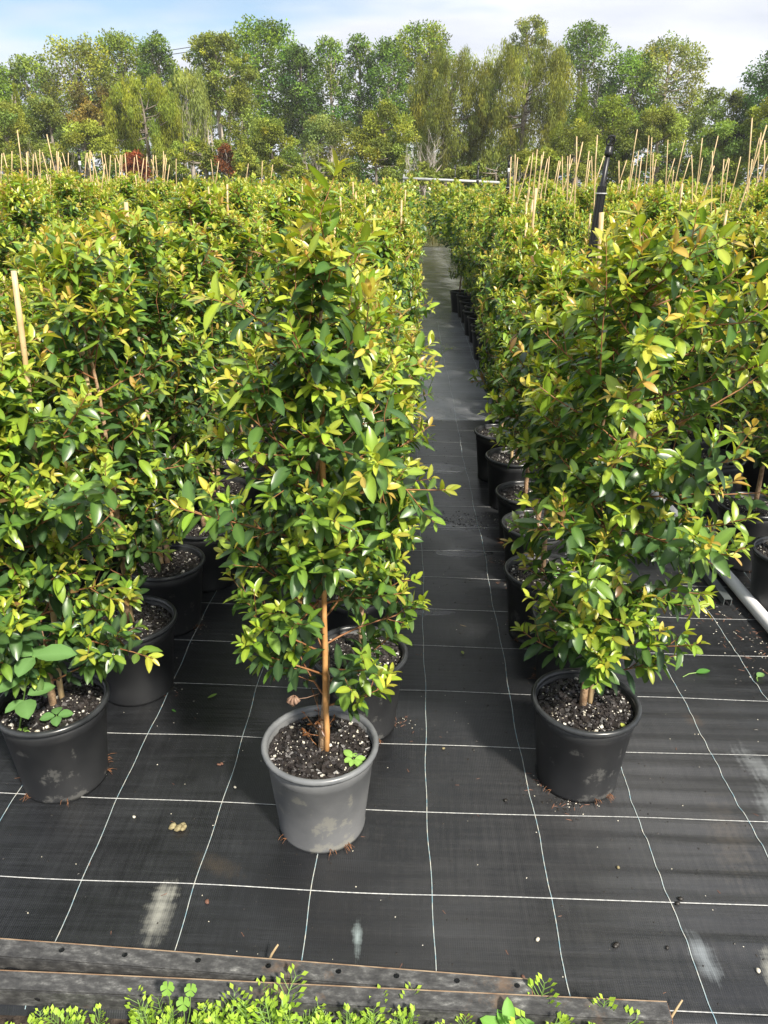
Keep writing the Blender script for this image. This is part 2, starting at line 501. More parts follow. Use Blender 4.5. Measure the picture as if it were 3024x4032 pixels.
# shared single-leaf meshes: 3 shapes x 10 ages
LEAFLIB = {}
def lib_leaf(shape, age):
    key = (shape, age)
    if key not in LEAFLIB:
        o = np.ones(1)
        c = age_color(np.array([age / 9.0])) * (0.92 + 0.08 * shape)
        V, T, K = leaves_mesh_arrays(np.zeros((1, 3)), np.array([[0, 1.0, 0]]), np.array([[0, 0, 1.0]]), o, o * (0.38, 0.42, 0.47)[shape],
                                     o * (0.02, 0.16, 0.34)[shape], o * (0.2, 0.32, 0.44)[shape], c, c * 1.25 + np.array([0.03, 0.04, 0.012]))
        LEAFLIB[key] = mesh_np('leaf', V, T, K, M_LEAF)
    return LEAFLIB[key]
def leaf_objects(thing, pl, campos, count=300):
    """the leaves that show largest become parts of their own; returns the rest as an array"""
    A = pl.A
    W = A[:, 0:3] + A[:, 3:6] * (A[:, 9] * 0.5)[:, None]
    ctr = np.array([pl.axis(z)[:2] for z in W[:, 2]])
    out = W[:, :2] - ctr
    cv = campos[None] - W
    dist = np.linalg.norm(cv, axis=1); cv /= dist[:, None]
    face = np.abs(np.sum(A[:, 6:9] * cv, axis=1))
    front = out[:, 0] * cv[:, 0] + out[:, 1] * cv[:, 1]
    score = A[:, 9] * A[:, 10] * (0.35 + face) / dist ** 2 * (1 + 3.0 * np.clip(front, -0.1, 0.3))
    idx = np.argsort(-score)[:count]
    rest = np.ones(len(A), bool); rest[idx] = False
    rr = np.random.default_rng(5)
    for i in idx:
        d = Vector(A[i, 3:6]); n = Vector(A[i, 6:9]); s_ = d.cross(n).normalized(); n = s_.cross(d)
        o = bpy.data.objects.new('leaf', lib_leaf(int(rr.integers(3)), int(np.clip(round(A[i, 11] * 9 + rr.normal(0, 0.4)), 0, 9))))
        o.parent = thing
        ln = A[i, 9]
        o.matrix_local = Matrix(((s_[0] * ln, d[0] * ln, n[0] * ln, A[i, 0]), (s_[1] * ln, d[1] * ln, n[1] * ln, A[i, 1]), (s_[2] * ln, d[2] * ln, n[2] * ln, A[i, 2]), (0, 0, 0, 1)))
        C.objects.link(o)
    return A[rest]

# ------------------------------------------------------------------ ground and weed mat
def mat_h(x, y):
    x = np.asarray(x, float); y = np.asarray(y, float)
    amp = 0.0011 + 0.0060 / (1 + np.exp(-(x - 0.45) * 5.0)) / (1 + np.exp((y - 2.5) * 5.0))
    w = np.sin(y * 62 + 3.0 * np.sin(x * 1.7) + 1.2 * np.sin(y * 5.1)) * 0.6 + np.sin(y * 101 - 2.2 * x + 2.0 * np.sin(x * 3.1 + y * 2)) * 0.35
    w = w * (0.55 + 0.45 * np.sin(x * 2.3 + y * 3.1 + 0.7) * np.sin(x * 5.1 - y * 1.3))
    h = amp * w + 0.003 * np.sin(x * 3.1 + 1.0) * np.sin(y * 2.7 + 0.4) + 0.0022 * np.sin(x * 7.3 + 2 * np.sin(y * 3))
    front = np.clip((1.108 - y) / 0.03, 0, 1)
    return h - 0.022 * front ** 2

def ground_h(x, y):
    return -0.07 + 0.012 * np.clip(y - 16, 0, 40) - 0.0 * x
gx = np.unique(np.concatenate([np.linspace(-220, -40, 8), np.linspace(-40, 40, 41), np.linspace(40, 220, 8)]))
gy = np.unique(np.concatenate([np.linspace(-60, -4, 5), np.linspace(-4, 60, 65), np.linspace(60, 260, 12)]))
def grid_mesh(name, xs, ys, hf, mats):
    X, Y = np.meshgrid(xs, ys); Z = hf(X, Y)
    V = np.stack([X.ravel(), Y.ravel(), Z.ravel()], 1)
    nx, ny = len(xs), len(ys)
    i = (np.arange(ny - 1)[:, None] * nx + np.arange(nx - 1)[None]).ravel()
    T = np.concatenate([np.stack([i, i + 1, i + nx + 1], 1), np.stack([i, i + nx + 1, i + nx], 1)])
    return mesh_np(name, V, T, None, mats)
M_GROUND = noise_mat('rough_grass_ground', (0.050, 0.060, 0.020), (0.14, 0.13, 0.050), 0.8, 0.9, 0.5, 6)
ground = link('ground', grid_mesh('ground', gx, gy, ground_h, M_GROUND))
tag(ground, kind='structure')

M_DIRT = new_mat('dark_garden_soil', (0.04, 0.03, 0.02), 0.85)
_tc = N(M_DIRT, 'ShaderNodeTexCoord'); _n = N(M_DIRT, 'ShaderNodeTexNoise', Scale=38.0, Detail=8.0, Roughness=0.65)
L(M_DIRT, _tc.outputs['Object'], _n.inputs['Vector'])
_r = ramp(M_DIRT, _n.outputs['Fac'], [(0.30, (0.012, 0.009, 0.007)), (0.52, (0.045, 0.032, 0.024)), (0.72, (0.13, 0.10, 0.075))])
L(M_DIRT, _r.outputs[0], bsdf(M_DIRT).inputs['Base Color'])
_b = N(M_DIRT, 'ShaderNodeBump', Strength=0.9, Distance=0.012); L(M_DIRT, _n.outputs['Fac'], _b.inputs['Height']); L(M_DIRT, _b.outputs[0], bsdf(M_DIRT).inputs['Normal'])
_rs = np.random.default_rng(3)
def soil_h(X, Y): return -0.022 + 0.006 * np.sin(X * 31 + 2 * np.sin(Y * 17)) * np.sin(Y * 43) + _rs.normal(0, 0.003, np.shape(X))
soil = link('soil_strip', grid_mesh('soil_strip', np.linspace(-1.6, 1.7, 260), np.linspace(0.55, 1.115, 60), soil_h, M_DIRT))
tag(soil, kind='structure')

# woven black weed mat
M_MAT = new_mat('woven_weed_mat', (0.012, 0.012, 0.013), 0.5, 0, 0.5)
def build_mat_material(mt):
    tc = N(mt, 'ShaderNodeTexCoord')
    sp = N(mt, 'ShaderNodeSeparateXYZ'); L(mt, tc.outputs['Object'], sp.inputs[0])
    def mth(op, a, b=None, c=None):
        n = N(mt, 'ShaderNodeMath', operation=op)
        for i, v in enumerate((a, b, c)):
            if v is None: continue
            if isinstance(v, (int, float)): n.inputs[i].default_value = v
            else: L(mt, v, n.inputs[i])
        return n.outputs[0]
    X, Y = sp.outputs[0], sp.outputs[1]
    # weave: fine ribs along the roll and finer ones across it
    wx = mth('SINE', mth('MULTIPLY', X, 2 * math.pi / 0.0052))
    wy = mth('SINE', mth('MULTIPLY', Y, 2 * math.pi / 0.0034))
    weave = mth('ADD', mth('MULTIPLY', wx, 0.7), mth('MULTIPLY', wy, 0.3))
    nb = N(mt, 'ShaderNodeTexNoise', Scale=2.2, Detail=6.0, Roughness=0.62); L(mt, tc.outputs['Object'], nb.inputs['Vector'])
    mpn = N(mt, 'ShaderNodeMapping'); mpn.inputs['Scale'].default_value = (90, 6, 1); L(mt, tc.outputs['Object'], mpn.inputs[0])
    nf = N(mt, 'ShaderNodeTexNoise', Scale=1.0, Detail=4.0); L(mt, mpn.outputs[0], nf.inputs['Vector'])
    mpn2 = N(mt, 'ShaderNodeMapping'); mpn2.inputs['Scale'].default_value = (3.5, 60, 1); L(mt, tc.outputs['Object'], mpn2.inputs[0])
    nh = N(mt, 'ShaderNodeTexNoise', Scale=1.0, Detail=4.0); L(mt, mpn2.outputs[0], nh.inputs['Vector'])
    base = ramp(mt, nb.outputs['Fac'], [(0.30, (0.0075, 0.0082, 0.0095)), (0.50, (0.0155, 0.0165, 0.0185)), (0.75, (0.031, 0.033, 0.036))])
    fib = mth('ADD', mth('MULTIPLY', nf.outputs['Fac'], 0.5), mth('ADD', mth('MULTIPLY', nh.outputs['Fac'], 0.5), mth('MULTIPLY', wx, 0.03)))
    mul = N(mt, 'ShaderNodeMix', data_type='RGBA', blend_type='MULTIPLY'); mul.inputs['Factor'].default_value = 1.0
    fr = ramp(mt, fib, [(0.30, (0.6, 0.6, 0.6)), (0.70, (1.5, 1.5, 1.5))])
    L(mt, base.outputs[0], mul.inputs['A']); L(mt, fr.outputs[0], mul.inputs['B'])
    # the far sheets of mat have a pale wet sheen painted into their colour; the first join lies about six metres out
    far_sheet = N(mt, 'ShaderNodeMapRange', clamp=True); L(mt, Y, far_sheet.inputs[0]); far_sheet.inputs[1].default_value = 5.58; far_sheet.inputs[2].default_value = 5.60
    nsheen = N(mt, 'ShaderNodeTexNoise', Scale=3.0, Detail=6.0); L(mt, tc.outputs['Object'], nsheen.inputs['Vector'])
    sheen_col = ramp(mt, nsheen.outputs['Fac'], [(0.3, (0.17, 0.178, 0.192)), (0.7, (0.29, 0.30, 0.32))])
    mxo = N(mt, 'ShaderNodeMix', data_type='RGBA'); L(mt, far_sheet.outputs[0], mxo.inputs['Factor']); L(mt, mul.outputs['Result'], mxo.inputs['A']); L(mt, sheen_col.outputs[0], mxo.inputs['B'])
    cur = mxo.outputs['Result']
    nd_ = N(mt, 'ShaderNodeTexNoise', Scale=48.0, Detail=8.0, Roughness=0.75); L(mt, tc.outputs['Object'], nd_.inputs['Vector'])
    # dried chalky smears and mud, each with its own place and shape on the mat
    def smear(p, q, halfw, colr, strength, cur, ragged=0.9):
        ax, ay = p; bx, by = q
        dx, dy = bx - ax, by - ay; ln = math.hypot(dx, dy); ux, uy = dx / ln, dy / ln
        rx = mth('SUBTRACT', X, (ax + bx) / 2); ry = mth('SUBTRACT', Y, (ay + by) / 2)
        u = mth('DIVIDE', mth('ADD', mth('MULTIPLY', rx, ux), mth('MULTIPLY', ry, uy)), ln / 2)
        v = mth('DIVIDE', mth('ADD', mth('MULTIPLY', rx, -uy), mth('MULTIPLY', ry, ux)), halfw)
        d = mth('SQRT', mth('ADD', mth('MULTIPLY', u, u), mth('MULTIPLY', v, v)))
        d = mth('ADD', d, mth('ADD', mth('MULTIPLY', mth('SUBTRACT', nd_.outputs['Fac'], 0.5), ragged), mth('MULTIPLY', mth('SUBTRACT', fib, 0.5), 2.2)))
        mr = N(mt, 'ShaderNodeMapRange', clamp=True); L(mt, d, mr.inputs[0])
        mr.inputs[1].default_value = 1.15; mr.inputs[2].default_value = 0.0; mr.inputs[3].default_value = 0; mr.inputs[4].default_value = strength
        mx = N(mt, 'ShaderNodeMix', data_type='RGBA'); L(mt, mr.outputs[0], mx.inputs['Factor']); L(mt, cur, mx.inputs['A']); mx.inputs['B'].default_value = (*colr, 1)
        return mx.outputs['Result']
    def G(x, y): p = gp(x, y); return (p.x, p.y)
    chalk = (0.34, 0.34, 0.30)
    cur = smear((0.85, 1.15), (0.75, 2.3), 0.75, (0.062, 0.062, 0.064), 0.8, cur, 0.6)
    cur = smear((0.2, 1.0), (0.25, 1.6), 0.5, (0.05, 0.05, 0.052), 0.5, cur, 0.6)
    cur = smear(G(362, 1912), G(322, 2046), 0.032, chalk, 0.75, cur, 1.3)
    cur = smear(G(372, 1902), G(345, 1960), 0.030, chalk, 0.5, cur, 0.7)
    cur = smear(G(772, 1985), G(772, 2065), 0.012, (0.30, 0.36, 0.36), 0.75, cur, 1.5)
    cur = smear(G(1490, 2010), G(1555, 2130), 0.026, (0.26, 0.29, 0.31), 0.62, cur, 1.0)
    cur = smear(G(1590, 1615), G(1690, 1700), 0.045, (0.17, 0.18, 0.185), 0.8, cur, 1.6)
    cur = smear(G(1640, 1690), G(1720, 1850), 0.040, (0.17, 0.18, 0.185), 0.8, cur, 1.6)
    cur = smear(G(1655, 2040), G(1670, 2150), 0.016, chalk, 0.6, cur, 1.2)
    cur = smear(G(1555, 1730), G(1600, 1900), 0.055, (0.085, 0.075, 0.066), 0.55, cur, 2.8)
    cur = smear(G(1480, 1545), G(1520, 1570), 0.03, (0.075, 0.055, 0.040), 0.55, cur, 1.9)
    cur = smear(G(420, 1850), G(520, 1895), 0.030, (0.06, 0.048, 0.036), 0.5, cur, 2.2)
    cur = smear(G(405, 1790), G(375, 1812), 0.022, (0.02, 0.016, 0.012), 0.7, cur, 1.0)
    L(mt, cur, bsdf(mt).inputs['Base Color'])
    # wet patches are glossier
    wet = N(mt, 'ShaderNodeTexNoise', Scale=1.1, Detail=4.0); L(mt, tc.outputs['Object'], wet.inputs['Vector'])
    mr = N(mt, 'ShaderNodeMapRange', clamp=True); L(mt, wet.outputs['Fac'], mr.inputs[0])
    mr.inputs[1].default_value = 0.42; mr.inputs[2].default_value = 0.62; mr.inputs[3].default_value = 0.28; mr.inputs[4].default_value = 0.46
    rgh = mth('MINIMUM', mr.outputs[0], mth('SUBTRACT', 1.0, mth('MULTIPLY', far_sheet.outputs[0], 0.80)))
    mid_ = N(mt, 'ShaderNodeMapRange', clamp=True); L(mt, Y, mid_.inputs[0]); mid_.inputs[1].default_value = 2.6; mid_.inputs[2].default_value = 3.6; mid_.inputs[3].default_value = 1.0; mid_.inputs[4].default_value = 0.30
    rgh = mth('MINIMUM', rgh, mid_.outputs[0])
    def wetpatch(px, hx, hy, rgh):      # standing water: smooth film with a ragged edge
        c = gp(*px)
        u = mth('DIVIDE', mth('SUBTRACT', X, c.x), hx); v = mth('DIVIDE', mth('SUBTRACT', Y, c.y), hy)
        d = mth('ADD', mth('SQRT', mth('ADD', mth('MULTIPLY', u, u), mth('MULTIPLY', v, v))), mth('MULTIPLY', mth('SUBTRACT', nb.outputs['Fac'], 0.5), 2.2))
        q = N(mt, 'ShaderNodeMapRange', clamp=True); L(mt, d, q.inputs[0]); q.inputs[1].default_value = 0.85; q.inputs[2].default_value = 1.05; q.inputs[3].default_value = 0.05; q.inputs[4].default_value = 1.0
        return mth('MINIMUM', rgh, q.outputs[0])
    for px, hx, hy in (((945, 1012), 0.20, 0.10), ((985, 1138), 0.18, 0.06), ((905, 1322), 0.16, 0.035), ((1000, 1195), 0.16, 0.05), ((990, 900), 0.2, 0.12)): rgh = wetpatch(px, hx, hy, rgh)
    L(mt, rgh, bsdf(mt).inputs['Roughness'])
    bp = N(mt, 'ShaderNodeBump', Strength=0.16, Distance=0.0012); L(mt, weave, bp.inputs['Height'])
    bp2 = N(mt, 'ShaderNodeBump', Strength=0.5, Distance=0.004); L(mt, nh.outputs['Fac'], bp2.inputs['Height']); L(mt, bp.outputs[0], bp2.inputs['Normal'])
    L(mt, bp2.outputs[0], bsdf(mt).inputs['Normal'])
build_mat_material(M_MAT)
mx_ = np.unique(np.concatenate([np.linspace(-14, -2.2, 24), np.arange(-2.2, 2.6, 0.03), np.linspace(2.6, 14, 24)]))
my_ = np.unique(np.concatenate([np.arange(1.078, 3.2, 0.011), np.arange(3.2, 7, 0.05), np.linspace(7, 24, 60)]))
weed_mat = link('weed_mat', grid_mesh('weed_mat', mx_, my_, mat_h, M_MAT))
tag(weed_mat, kind='structure')

M_THREAD = noise_mat('white_marker_thread', (0.36, 0.37, 0.38), (0.62, 0.62, 0.60), 120, 0.6)
M_THREADB = noise_mat('blue_flecked_marker_thread', (0.18, 0.30, 0.36), (0.50, 0.48, 0.42), 45, 0.6)
def ribbon(name, P, w, mt, along_x):
    P = np.array(P); n = len(P)
    t = np.gradient(P, axis=0); t /= np.linalg.norm(t, axis=1, keepdims=True)
    sd = np.stack([-t[:, 1], t[:, 0], np.zeros(n)], 1) * w / 2
    A = P + sd; B = P - sd
    for Q in (A, B): Q[:, 2] = mat_h(Q[:, 0], Q[:, 1]) + 0.0022
    V = np.concatenate([A, B]); i = np.arange(n - 1)
    T = np.concatenate([np.stack([i, i + n, i + n + 1], 1), np.stack([i, i + n + 1, i + 1], 1)])
    return link(name, mesh_np(name, V, T, None, mt), weed_mat)
_rg = np.random.default_rng(11)
for i in range(-9, 10):
    x0 = 0.0976 + 0.3 * i
    ph = _rg.uniform(0, 6.28, 3)
    y = np.arange(1.085, 10.0, 0.012)
    x = x0 + 0.0035 * np.sin(y * 7 + ph[0]) + 0.0016 * np.sin(y * 23 + ph[1]) + 0.005 * np.sin(y * 2.1 + ph[2])
    ribbon('thread', np.stack([x, y, 0 * y], 1), 0.0021, M_THREADB, False)
for j in range(0, 46):
    x = np.arange(-3.2, 3.6, 0.02)
    y0 = 1.126 + 0.2803 * j
    ph = _rg.uniform(0, 6.28, 3)
    y = y0 - 0.0093 * (x - 0.0976) + 0.0012 * np.sin(x * 9 + ph[0]) + 0.004 * np.sin(x * 1.7 + ph[1])
    ribbon('thread', np.stack([x, y, 0 * y], 1), 0.0026, M_THREAD, True)

# ------------------------------------------------------------------ the two steel angles along the near edge
M_STEEL = new_mat('weathered_steel', (0.08, 0.08, 0.08), 0.6, 0.05)
def build_steel(mt):
    tc = N(mt, 'ShaderNodeTexCoord')
    mp = N(mt, 'ShaderNodeMapping'); mp.inputs['Scale'].default_value = (0.45, 1.0, 1.0); L(mt, tc.outputs['Object'], mp.inputs[0])
    n1 = N(mt, 'ShaderNodeTexNoise', Scale=60.0, Detail=10.0, Roughness=0.72); L(mt, mp.outputs[0], n1.inputs['Vector'])
    r1 = ramp(mt, n1.outputs['Fac'], [(0.34, (0.022, 0.022, 0.023)), (0.50, (0.052, 0.052, 0.052)), (0.60, (0.10, 0.10, 0.098)), (0.70, (0.24, 0.24, 0.23))])
    n2 = N(mt, 'ShaderNodeTexNoise', Scale=7.0, Detail=7.0, Roughness=0.7); L(mt, tc.outputs['Object'], n2.inputs['Vector'])
    r2 = ramp(mt, n2.outputs['Fac'], [(0.58, (0, 0, 0)), (0.68, (0.75, 0.75, 0.75))])
    mx = N(mt, 'ShaderNodeMix', data_type='RGBA'); L(mt, r2.outputs[0], mx.inputs['Factor']); L(mt, r1.outputs[0], mx.inputs['A']); mx.inputs['B'].default_value = (0.13, 0.085, 0.055, 1)
    L(mt, mx.outputs['Result'], bsdf(mt).inputs['Base Color'])
    bp = N(mt, 'ShaderNodeBump', Strength=0.4, Distance=0.002); L(mt, n1.outputs['Fac'], bp.inputs['Height']); L(mt, bp.outputs[0], bsdf(mt).inputs['Normal'])
build_steel(M_STEEL)
M_RUST = noise_mat('rusty_edge', (0.20, 0.115, 0.065), (0.40, 0.30, 0.20), 20, 0.85)
M_RUSTEND = noise_mat('rusted_cut_end', (0.16, 0.075, 0.04), (0.30, 0.17, 0.10), 60, 0.85)
def steel_angle(name, p0, p1, top_holes, front_holes, scallops, label_, slot=None):
    """L section: top leg with holes, front leg with holes or cut-outs; s runs from p0 to p1"""
    p0 = Vector(p0); p1 = Vector(p1); ln = (p1 - p0).length
    root = empty(name, p0, math.atan2(p1.y - p0.y, p1.x - p0.x))
    tag(root, label_, 'steel angle', 'steel angles holding down the mat edge')
    TW, FH, ZT = 0.037, 0.040, 0.046
    def strip(holes, mapf, wid, hv, hr, bottom=None):
        mb = MB()
        edges = [0.0]
        for h in sorted(holes): edges += [h - 0.012, h + 0.012]
        edges.append(ln)
        k = 0
        while k < len(edges) - 1:
            a, b = edges[k], edges[k + 1]
            ishole = (k % 2 == 1)
            if ishole:
                o8 = [(a, hv - 0.012), ((a + b) / 2, hv - 0.012), (b, hv - 0.012), (b, hv), (b, hv + 0.012), ((a + b) / 2, hv + 0.012), (a, hv + 0.012), (a, hv)]
                c = ((a + b) / 2, hv)
                i8 = [(c[0] + hr * math.cos(t) * 1.15, c[1] + hr * math.sin(t)) for t in [math.pi * (1.25 + 0.25 * q) for q in range(8)]]
                mb.add([mapf(*q) for q in o8 + i8], [(q, (q + 1) % 8, 8 + (q + 1) % 8, 8 + q) for q in range(8)])
                if hv - 0.012 > 0.0005: mb.add([mapf(a, 0), mapf((a + b) / 2, 0), mapf(b, 0), mapf(b, hv - 0.012), mapf((a + b) / 2, hv - 0.012), mapf(a, hv - 0.012)], [(0, 1, 2, 3, 4, 5)])
                if hv + 0.012 < wid - 0.0005: mb.add([mapf(a, hv + 0.012), mapf((a + b) / 2, hv + 0.012), mapf(b, hv + 0.012), mapf(b, wid), mapf((a + b) / 2, wid), mapf(a, wid)], [(0, 1, 2, 3, 4, 5)])
            else:
                n = max(2, int((b - a) / 0.006)) if bottom else max(2, int((b - a) / 0.05))
                for q in range(n):
                    u0 = a + (b - a) * q / n; u1 = a + (b - a) * (q + 1) / n
                    w0 = bottom(u0) if bottom else wid; w1 = bottom(u1) if bottom else wid
                    mb.add([mapf(u0, 0), mapf(u1, 0), mapf(u1, w1), mapf(u0, w0)], [(0, 1, 2, 3)])
            k += 1
        return mb
    def bottom(u):
        w = FH
        for (c, hw, hh) in scallops:
            d = abs(u - c) / hw
            if d < 1: w = min(w, FH - hh * math.sqrt(max(0.0, 1 - d ** 2.6)))
        return w
    # top leg: v from the back edge (0) to the fold (TW); front leg: v from the fold down
    sag = lambda u: 0.003 * math.sin(u * 2.2) - 0.002
    tp = strip(top_holes, lambda u, v: (u, TW - v, ZT - 0.004 * v / TW + sag(u)), TW, 0.014, 0.0062)
    fr = strip(front_holes, lambda u, v: (u, -0.0035 * (v / FH), ZT - 0.0045 - v + sag(u)), FH, 0.022, 0.0066, bottom if scallops else None)
    for nm, mb in (('top_leg', tp), ('front_leg', fr)):
        o = mb.build(nm, [M_STEEL], root)
        md = o.modifiers.new('thickness', 'SOLIDIFY'); md.thickness = 0.0028; md.offset = -1
    e = MB()
    n = 60
    pts = [(ln * q / n, TW + 0.0015, ZT + 0.0002 + sag(ln * q / n)) for q in range(n + 1)]
    e.tube(pts, 0.0022, 5)
    e.build('rusty_edge', M_RUST, root)
    r2 = MB(); r2.box((ln + 0.0004, -0.004, ZT - 0.045), (ln + 0.0028, TW, ZT - 0.001))
    e2 = MB(); e2.box((ln, -0.001, ZT - 0.006 + sag(ln)), (ln + 0.002, TW + 0.001, ZT - 0.0022 + sag(ln))); e2.box((ln, -0.0062, ZT - 0.040 + sag(ln)), (ln + 0.002, -0.001, ZT - 0.0062 + sag(ln)))
    e2.build('rusty_end', M_RUSTEND, root)
    return root
def rail_pts(x0, y0, x1, y1, extra=0.0):
    a = gp(x0, y0, 0.045); b = gp(x1, y1, 0.045)
    d = (b - a).normalized()
    a = a - d * extra
    return Vector((a.x, a.y - 0.037, 0)), Vector((b.x, b.y - 0.037, 0))
def s_of(p0, p1, xs, yy):
    out = []
    for x in xs:
        q = gp(x, yy, 0.045); out.append(min(max((Vector((q.x, q.y, 0)) - p0).dot((p1 - p0).normalized()), 0.03), (p1 - p0).length - 0.03))
    return out
A0, A1 = rail_pts(0, 2031, 1145, 2116, 0.55)
steel_angle('steel_angle', A0, A1, s_of(A0, A1, [123, 265, 428, 582, 734, 858, 986, 1112], 2075) , [], [(s_of(A0, A1, [15], 2080)[0], 0.022, 0.014), (s_of(A0, A1, [498], 2100)[0], 0.021, 0.018), (s_of(A0, A1, [805], 2110)[0], 0.03, 0.008), (s_of(A0, A1, [952], 2115)[0], 0.085, 0.033)],
            'weathered steel angle with cut-out lower edge, lying nearest the pots')
B0, B1 = rail_pts(0, 2097, 1440, 2161, 0.6)
B0.y -= 0.003; B1.y -= 0.003
steel_angle('steel_angle', B0, B1, [], s_of(B0, B1, [73, 275, 402, 561, 715, 1212, 1320, 1405, 1048], 2150), [],
            'longer weathered steel angle lying beside the green weeds at the front')

# ------------------------------------------------------------------ pots and potted shrubs
def pot_meshes(key, mp, mr):
    mb = MB()
    prof = [(0.0, 0.004), (0.112, 0.004), (0.114, 0.0), (0.119, 0.0), (0.121, 0.012), (0.1195, 0.016), (0.1415, 0.225), (0.1435, 0.228), (0.1475, 0.268), (0.1405, 0.268), (0.1365, 0.228), (0.116, 0.05), (0.0, 0.05)]
    mb.lathe(prof, 40)
    rm = MB()
    rp = [(0.1405, 0.2685), (0.1480, 0.2685), (0.1520, 0.2665), (0.1560, 0.2680), (0.1575, 0.2740), (0.1550, 0.2800), (0.1490, 0.2825), (0.1440, 0.2800), (0.1405, 0.2740), (0.1405, 0.2685)]
    rm.lathe(rp, 40)
    return mb.mesh('pot', mp, True), rm.mesh('rim', mr, True)
POTS = {'black': pot_meshes('black', M_POT, M_RIM), 'grey': pot_meshes('grey', M_POT_GREY, M_RIM_GREY), 'dusty': pot_meshes('dusty', M_POT_DUSTY, M_RIM)}

def potting_mesh(seed, nchip, nperl, zc=0.252):
    r = np.random.default_rng(seed)
    R_ = 0.1385
    V = [(0, 0, zc + 0.006)]; T = []
    rings, seg = 9, 40
    for i in range(1, rings + 1):
        for k in range(seg):
            a = 2 * math.pi * k / seg; rr = R_ * i / rings
            V.append((rr * math.cos(a), rr * math.sin(a), zc + 0.006 * (1 - (i / rings) ** 2) + (r.normal(0, 0.0022) if i < rings else 0)))
    for k in range(seg): T.append((0, 1 + k, 1 + (k + 1) % seg))
    for i in range(rings - 1):
        for k in range(seg):
            a = 1 + i * seg + k; b = 1 + i * seg + (k + 1) % seg
            T += [(a, a + seg, b + seg), (a, b + seg, b)]
    V = [np.array(V)]; T = [np.array(T)]; MI = [np.zeros(len(T[0]), int)]
    cube = np.array([(-1, -1, -1), (1, -1, -1), (1, 1, -1), (-1, 1, -1), (-1, -1, 1), (1, -1, 1), (1, 1, 1), (-1, 1, 1)]) * 0.5
    ct = np.array([(0, 2, 1), (0, 3, 2), (4, 5, 6), (4, 6, 7), (0, 1, 5), (0, 5, 4), (1, 2, 6), (1, 6, 5), (2, 3, 7), (2, 7, 6), (3, 0, 4), (3, 4, 7)])
    off = len(V[0])
    for q in range(nchip + nperl):
        perl = q >= nchip
        rr = R_ * 0.97 * math.sqrt(r.random()); a = r.uniform(0, 6.283)
        big = r.random() < 0.12
        if perl: sz = np.array([1, r.uniform(0.7, 1), r.uniform(0.6, 1)]) * r.uniform(0.0018, 0.0046) * (2.1 if big else 1)
        else: sz = np.array([1, r.uniform(0.45, 0.9), r.uniform(0.25, 0.5)]) * r.uniform(0.007, 0.015) * (1.5 if big else 1)
        c = cube * (1 + r.uniform(-0.38, 0.12, (8, 3))) * sz
        e = Matrix.Rotation(r.uniform(0, 6.28), 3, 'Z') @ Matrix.Rotation(r.normal(0, 0.5), 3, 'X') @ Matrix.Rotation(r.normal(0, 0.5), 3, 'Y')
        c = c @ np.array(e).T + np.array([rr * math.cos(a), rr * math.sin(a), zc + 0.006 * (1 - (rr / R_) ** 2) + sz[2] * 0.4 + (0.002 if perl else 0.001)])
        V.append(c); T.append(ct + off); off += 8
        MI.append(np.full(12, 2 if perl else 1, int))
    return mesh_np('potting_mix', np.concatenate(V), np.concatenate(T), None, [M_SOIL, M_BARKCHIP, M_PERLITE], np.concatenate(MI), False)
MIX = [potting_mesh(31, 800, 210), potting_mesh(32, 800, 190), potting_mesh(33, 320, 80)]
def roots_mesh(seed, angs):
    r = np.random.default_rng(seed); mb = MB()
    for a0 in angs:
        for k in range(int(r.integers(2, 8))):
            a = a0 + r.normal(0, 0.07)
            p = Vector((0.119 * math.cos(a), 0.119 * math.sin(a), r.uniform(0.003, 0.016)))
            q = p + Vector((math.cos(a) * r.uniform(0.008, 0.024) + r.normal(0, 0.006), math.sin(a) * r.uniform(0.008, 0.024) + r.normal(0, 0.006), -p.z + 0.007))
            mb.tube([p, (p + q) / 2 + Vector((0, 0, 0.004)), q], [0.0010, 0.0009, 0.0004], 4)
    return mb.mesh('roots', M_ROOT)
ROOTS = [roots_mesh(1, [0.15, 0.55, -1.2, 3.4, 4.1]), roots_mesh(2, [-0.9, 3.8, 5.0])]

def stake_mesh(h, r, lean, seed, mt=None):
    rr = np.random.default_rng(seed); mb = MB()
    n = max(6, int(h / 0.12)); pts = []; rs = []
    b = Vector((lean[0], lean[1], h))
    for i in range(n + 1):
        t = i / n
        pts.append(Vector((b.x * t + rr.normal(0, 0.0012), b.y * t + rr.normal(0, 0.0012), b.z * t)))
        rs.append(r * (1 - 0.18 * t) * (1.10 if i % 2 else 1.0))
    mb.tube(pts, rs, 7)
    return mb.mesh('stake', mt or M_BAMBOO, True)

